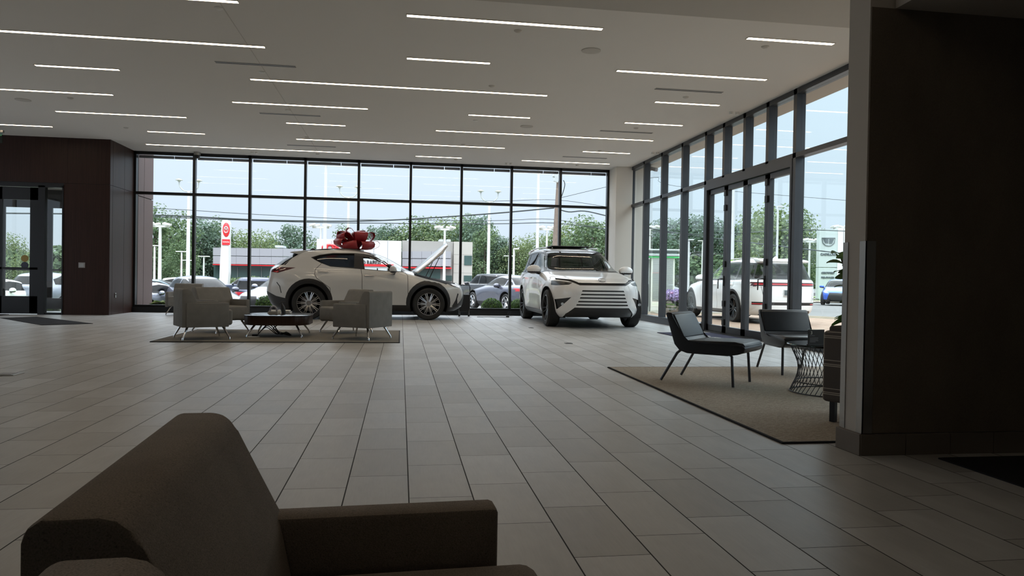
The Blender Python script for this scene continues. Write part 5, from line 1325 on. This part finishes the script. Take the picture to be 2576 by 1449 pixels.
lamp_post('tall', 820, 407, 52, 'very tall white lamp post above the tail of the bow car', .14)
lamp_post('twin', 877, 497, 60, 'white lamp post with twin curved arms directly behind the bow', .14)
lamp_post('multi', 807, 572, 66, 'white lamp post with clustered heads in front of the white portal', .12)
lamp_post('multi', 1119, 577, 66, 'white lamp post with clustered heads behind the raised hood', .14)
lamp_post('twin', 1231, 508, 60, 'white lamp post with twin curved arms right of the raised hood', .15)
lamp_post('tall', 1355, 420, 55, 'very tall white lamp post left of the wooden pole', .14)
lamp_post('multi', 1376, 577, 70, 'white lamp post with clustered heads just left of the wooden pole', .12)
lamp_post('single', 1293, 626, 55, 'short single-arm lamp post behind the dark grey sedan', .10)
lamp_post('tee', 1280, 644, 85, 'faint small lamp post left of the single-arm one', .09)
lamp_post('single', 1733, 603, 48, 'white single-arm lamp post behind the second pane of the right wall', .10)
lamp_post('tee', 1768, 606, 60, 'pale T-shaped lamp post just left of the folding doors', .10)
lamp_post('tall', 1844, 436, 46, 'tall white lamp post behind the folding doors', .20)
lamp_post('single', 1957, 520, 46, 'lamp post seen through the last folding door leaf', .09)
lamp_post('multi', 2037, 608, 62, 'white lamp post left of the grey sign tower', .12)
lamp_post('multi', 2112, 575, 75, 'distant lamp post right of the grey sign tower', .12)
lamp_post('multi', 1635, 575, 66, 'white lamp post at the corner pane beside the faint red sign', .13)
# ---- utility pole and wires
YP = 46.0
a, b = onY(1409, 395, YP), onY(1391, 700, YP)
up_ = empty('utility_pole', (b.x, YP, gz(b.x, YP)), label='leaning wooden utility pole right of centre in the back windows', cat='utility pole')
o0 = Vector(up_.location)
MB().tube([(0, 0, 0), (b.x-o0.x, 0, b.z-o0.z), (a.x-o0.x, 0, a.z-o0.z)], [.19, .18, .13], 10).build('pole', 'pole_wood', up_, smooth=True)
c = onY(1397, 440, YP)-o0
MB().box((c.x, -.2, c.z), (.34, .3, .42), rot=(0, .3, 0), bev=.03).box((c.x+.02, -.3, c.z-.3), (.30, .12, .40), rot=(0, .3, 0), bev=.02).build('flood_light', 'pole_gray', up_)
c = onY(1417, 465, YP)-o0; MB().tube([tuple(q) for q in crom([(c.x, 0, c.z+.3), (c.x+.1, 0, c.z), (c.x-.05, 0, c.z-.6), (c.x-.25, 0, c.z-1.1)], 5)], .03, 5).build('hanging_cable', 'wire_black', up_)
WR = [([(-20, 515), (383, 524), (620, 538), (903, 552), (1034, 553), (1240, 555), (1392, 552), (1530, 578), (1760, 610)], .018, 'thin overhead wire, upper one at left'),
      ([(-20, 536), (383, 541), (620, 552), (780, 556), (903, 556), (1034, 551), (1240, 537), (1394, 523)], .045, 'thick overhead cable that climbs to the wooden pole'),
      ([(383, 545), (700, 557), (900, 561), (1240, 563), (1390, 561), (1530, 577)], .026, 'overhead wire, lowest across the back windows'),
      ([(1034, 505), (1240, 506), (1398, 503), (1530, 521)], .016, 'thin high wire reaching the wooden pole'),
      ([(1396, 523), (1430, 533), (1470, 531), (1530, 544), (1700, 586), (2140, 640)], .04, 'overhead cable running right from the wooden pole'),
      ([(1400, 500), (1640, 447), (1700, 468), (2140, 505)], .016, 'thin wire across the upper panes of the right glass wall'),
      ([(1640, 582), (1800, 590), (2000, 578), (2200, 585)], .03, 'overhead cable behind the folding doors')]
for pts, r, lb in WR:
    mb = MB().tube([tuple(q) for q in crom([onY(u, v, YP) for u, v in pts], 5)], r, 5); mb.build('overhead_wire', 'wire_black', None, smooth='all', label=lb, cat='wire', group='overhead wires')
# ---- red and white pylon, dealership building
def pyl(u0, u1, vt, Y): a = onY(u0, vt, Y); b = onY(u1, vt, Y); return a, b
a, b = pyl(558, 580, 554, 75); g0 = gz(a.x, 75); h = a.z-g0; w_ = b.x-a.x
P_ = empty('sign_pylon', ((a.x+b.x)/2, 75, g0), label='white sign pylon with a red oval emblem in front of the long building', cat='sign pylon')
MB().prism([(-w_*.62, 0), (-w_*.50, h*.45), (-w_*.42, h*.62), (-w_*.42, h-.25), (-w_*.30, h), (w_*.30, h), (w_*.45, h-.3), (w_*.45, h*.55), (w_*.48, h*.3), (w_*.30, 0)], -.5, .5, 'y', bev=.04).build('body', 'panel_white', P_)
ov = MB().lathe([(0, -.04), (.86, -.04), (.92, 0), (.92, .04), (0, .04)], 32, 'y').build('emblem_disc', 'red_sign', P_, smooth=40); ov.location = (w_*.16, -.53, h-.95); ov.scale = (.36, 1, .75)
n = 24
def oval(rx, rz_, r, cx=0, cz=0): return [(cx+rx*math.cos(2*PI*k/n), 0, cz+rz_*math.sin(2*PI*k/n)) for k in range(n+1)]
MB().tube(oval(.60, .40, 0), .05, 6, False).tube(oval(.24, .40, 0), .05, 6, False).tube(oval(.40, .16, 0, 0, .22), .05, 6, False).build('emblem_rings', 'panel_white', ov).location = (0, -.06, 0)
bb = MB().box((w_*.16, -.53, h-2.15), (.72, .08, .55)).build('name_band', 'red_sign', P_)
tx = text_mesh('lettering', 'TOYOTA', .2, 'panel_white', P_, .01, bold=.004, squeeze=.75); orient(tx, (w_*.16, -.58, h-2.15), (1, 0, 0), (0, 0, 1))
Yb = 105
bd = empty('dealership_building', (0, Yb, 0), label='long low grey building with a red band and white entrance portal', cat='building')
def bl(name, u0, u1, v0, v1, y0, y1, mat):
    a = onY(u0, v0, Yb+y0); b = onY(u1, v1, Yb+y0); z0 = min(a.z, b.z); z1 = max(a.z, b.z)
    return MB().b2((a.x, y0, z0), (b.x, y1, z1)).build(name, mat, bd)
bl('wall', 537, 795, 712, 672, 1.2, 24, 'store_glass')
for i in range(9):
    u0 = lerp(536, 800, i/9); u1 = lerp(536, 800, (i+1)/9)-.6
    for v0, v1 in ((623+i*.4, 643+i*.4), (643.8+i*.4, 664+i*.4)): bl('fascia_panel', u0, u1, v0, v1, 0, 1.5, 'panel_gray')
bl('roof_slab', 536, 800, 622, 628, .3, 24, 'panel_gray'); bl('red_band', 535, 800, 664.5, 671.5, -.15, 1.5, 'red_sign')
for i in range(1, 8): bl('mullion', 537+i*30, 538+i*30, 712, 672, 1.0, 1.3, 'pole_gray')
bl('portal', 795, 1010, 712, 606, -1.2, 22, 'panel_white'); bl('portal_opening', 840, 985, 716, 682, -1.3, -1.15, 'store_glass'); bl('portal_red_band', 908, 990, 664, 671, -1.35, -1.2, 'red_sign')
for u_ in (833, 870, 905, 940, 975): bl('panel_joint', u_, u_+.5, 606, 664, -1.21, -1.19, 'panel_gray')
for i in range(5):
    u0 = lerp(1012, 1135, i/5); u1 = lerp(1012, 1135, (i+1)/5)-.7
    for v0, v1 in ((632, 650), (651, 670)): bl('fascia_panel', u0, u1, v0, v1, -.2, 1.0, 'panel_gray')
bl('wall', 1010, 1140, 716, 608, 1.0, 22, 'stucco_gray'); bl('window', 1045, 1108, 700, 678, .8, 1.0, 'store_glass'); bl('red_band', 1011, 1136, 671, 676.5, -.4, 1.0, 'red_sign')
bl('tower', 1140, 1189, 716, 609, .6, 22, 'stucco'); bl('window', 1168, 1187, 643, 667, .5, .62, 'store_glass'); bl('window', 1167, 1187, 693, 708, .5, .62, 'store_glass'); bl('window', 1122, 1137, 693, 706, .8, 1.02, 'store_glass')
for v_ in (640, 664, 686): bl('wall_joint', 1140, 1189, v_, v_+.7, .58, .61, 'stucco_gray')
for u_ in (1024, 1105, 1124): bl('roof_unit', u_, u_+(10 if u_ > 1030 else 5), 602, 608, 3, 6, 'pole_gray')
bl('roof_unit', 692, 712, 617, 623, 6, 9, 'pole_gray')
p = onY(898, 661, Yb-1.35); q = onY(958, 661, Yb-1.35)
tx = text_mesh('lettering', 'GRAND RAPIDS', 1.0, 'letter_dark', bd, .04, 'RIGHT', .02); W0 = max(v.co.x for v in tx.data.vertices)-min(v.co.x for v in tx.data.vertices)
H0 = onY(940, 655, Yb-1.3).z-onY(940, 666, Yb-1.3).z; WR_ = (q.x-p.x)*1.28/W0
orient(tx, (q.x, -1.30, (p.z+q.z)/2), (1, 0, 0), (0, 0, 1)); tx.scale = (WR_, H0/.73, 1)
eo = onY(830, 622, Yb-1.3); e_ = MB().tube(oval(1.3, .85, 0), .16, 6, False).tube(oval(.5, .85, 0), .14, 6, False).tube(oval(.85, .35, 0, 0, .45), .14, 6, False).build('wall_emblem', 'red_sign', bd); e_.location = (eo.x, -1.3, eo.z-.5)
# ---- grey-white sign tower at right
a, b = onY(2061, 577, 60), onY(2101, 577, 60); g0 = gz(a.x, 60); h = a.z-g0; w_ = b.x-a.x
cp = empty('sign_tower', ((a.x+b.x)/2, 60, g0), math.radians(-18), label='pale green-white sign tower with a crest emblem and certified lettering', cat='sign tower')
MB().b2((-w_/2, -.5, 0), (w_/2, .5, h*.46)).build('lower_panel', 'pylon_white', cp); MB().b2((-w_/2, -.5, h*.468), (w_/2, .5, h)).build('upper_panel', 'pylon_white', cp)
MB().b2((w_/2, -.55, 0), (w_/2+.45, .55, h+.1)).b2((w_/2+.5, -.5, 0), (w_/2+.85, .5, h+.1)).build('edge_fin', 'panel_white', cp)
def V(y): return h*(1-(y-577)/(715-577))
for bdy, yy, sz in (('CADILLAC', 626, .27), ('CERTIFIED', 662, .22), ('PRE-OWNED', 671, .22)):
    tx = text_mesh('lettering', bdy, sz, 'letter_gray', cp, .03, bold=.012); W0 = max(v.co.x for v in tx.data.vertices)-min(v.co.x for v in tx.data.vertices)
    orient(tx, (0, -.52, V(yy)), (1, 0, 0), (0, 0, 1)); tx.scale = (w_*(.86 if sz > .25 else .72)/W0, 1, 1)
cz_ = V(601); cw = w_*.36
cr_ = MB().tube([(-cw, 0, .32), (cw, 0, .32), (cw*.86, 0, -.12), (cw*.45, 0, -.34), (0, 0, -.38), (-cw*.45, 0, -.34), (-cw*.86, 0, -.12), (-cw, 0, .32)], .035, 6)
for k in range(4): cr_.b2((-cw*.82+.05*k, -.02, .20-.11*k), (-.02, .02, .26-.11*k)).b2((.05, -.02, .17-.11*k), (cw*.82-.05*k, .02, .23-.11*k))
cr_.build('crest', 'letter_gray', cp).location = (0, -.54, cz_)
# ---- charging cabinet
p = onY(1663, 790, 25.6)
ch = empty('charging_cabinet', (p.x, 25.6, gz(p.x, 25.6)), math.radians(-14), label='pale louvred charging cabinet with a glass canopy and green line, outside the right glass wall', cat='charging cabinet')
MB().b2((-.42, -.35, 0), (.42, .35, 2.06), bev=.03).build('cabinet', 'louver', ch)
lv_ = MB()
for k in range(46): lv_.b2((-.36, -.37, .50+k*.033), (.36, -.35, .515+k*.033))
lv_.build('louvres', 'pole_gray', ch)
MB().b2((-.62, -.42, 2.06), (.62, .42, 2.10)).build('green_line', 'green_line', ch)
MB().b2((-.64, -.46, 2.11), (.64, .46, 2.20), bev=.02).b2((-.72, -.50, 2.30), (.72, .50, 2.36), bev=.02).b2((-.5, -.3, 2.2), (.5, .3, 2.3)).build('canopy', 'pylon_white', ch)
MB().b2((-.62, -.2, 0), (-.46, .2, 2.0), bev=.02).build('side_post', 'pole_gray', ch)
MB().tube([tuple(q) for q in crom([(-.54, -.22, 1.9), (-.66, -.35, 1.4), (-.60, -.40, .6), (-.52, -.25, .3), (-.52, -.22, 1.1)], 6)], .03, 6).build('charging_cable', 'black_plastic', ch, smooth=True)
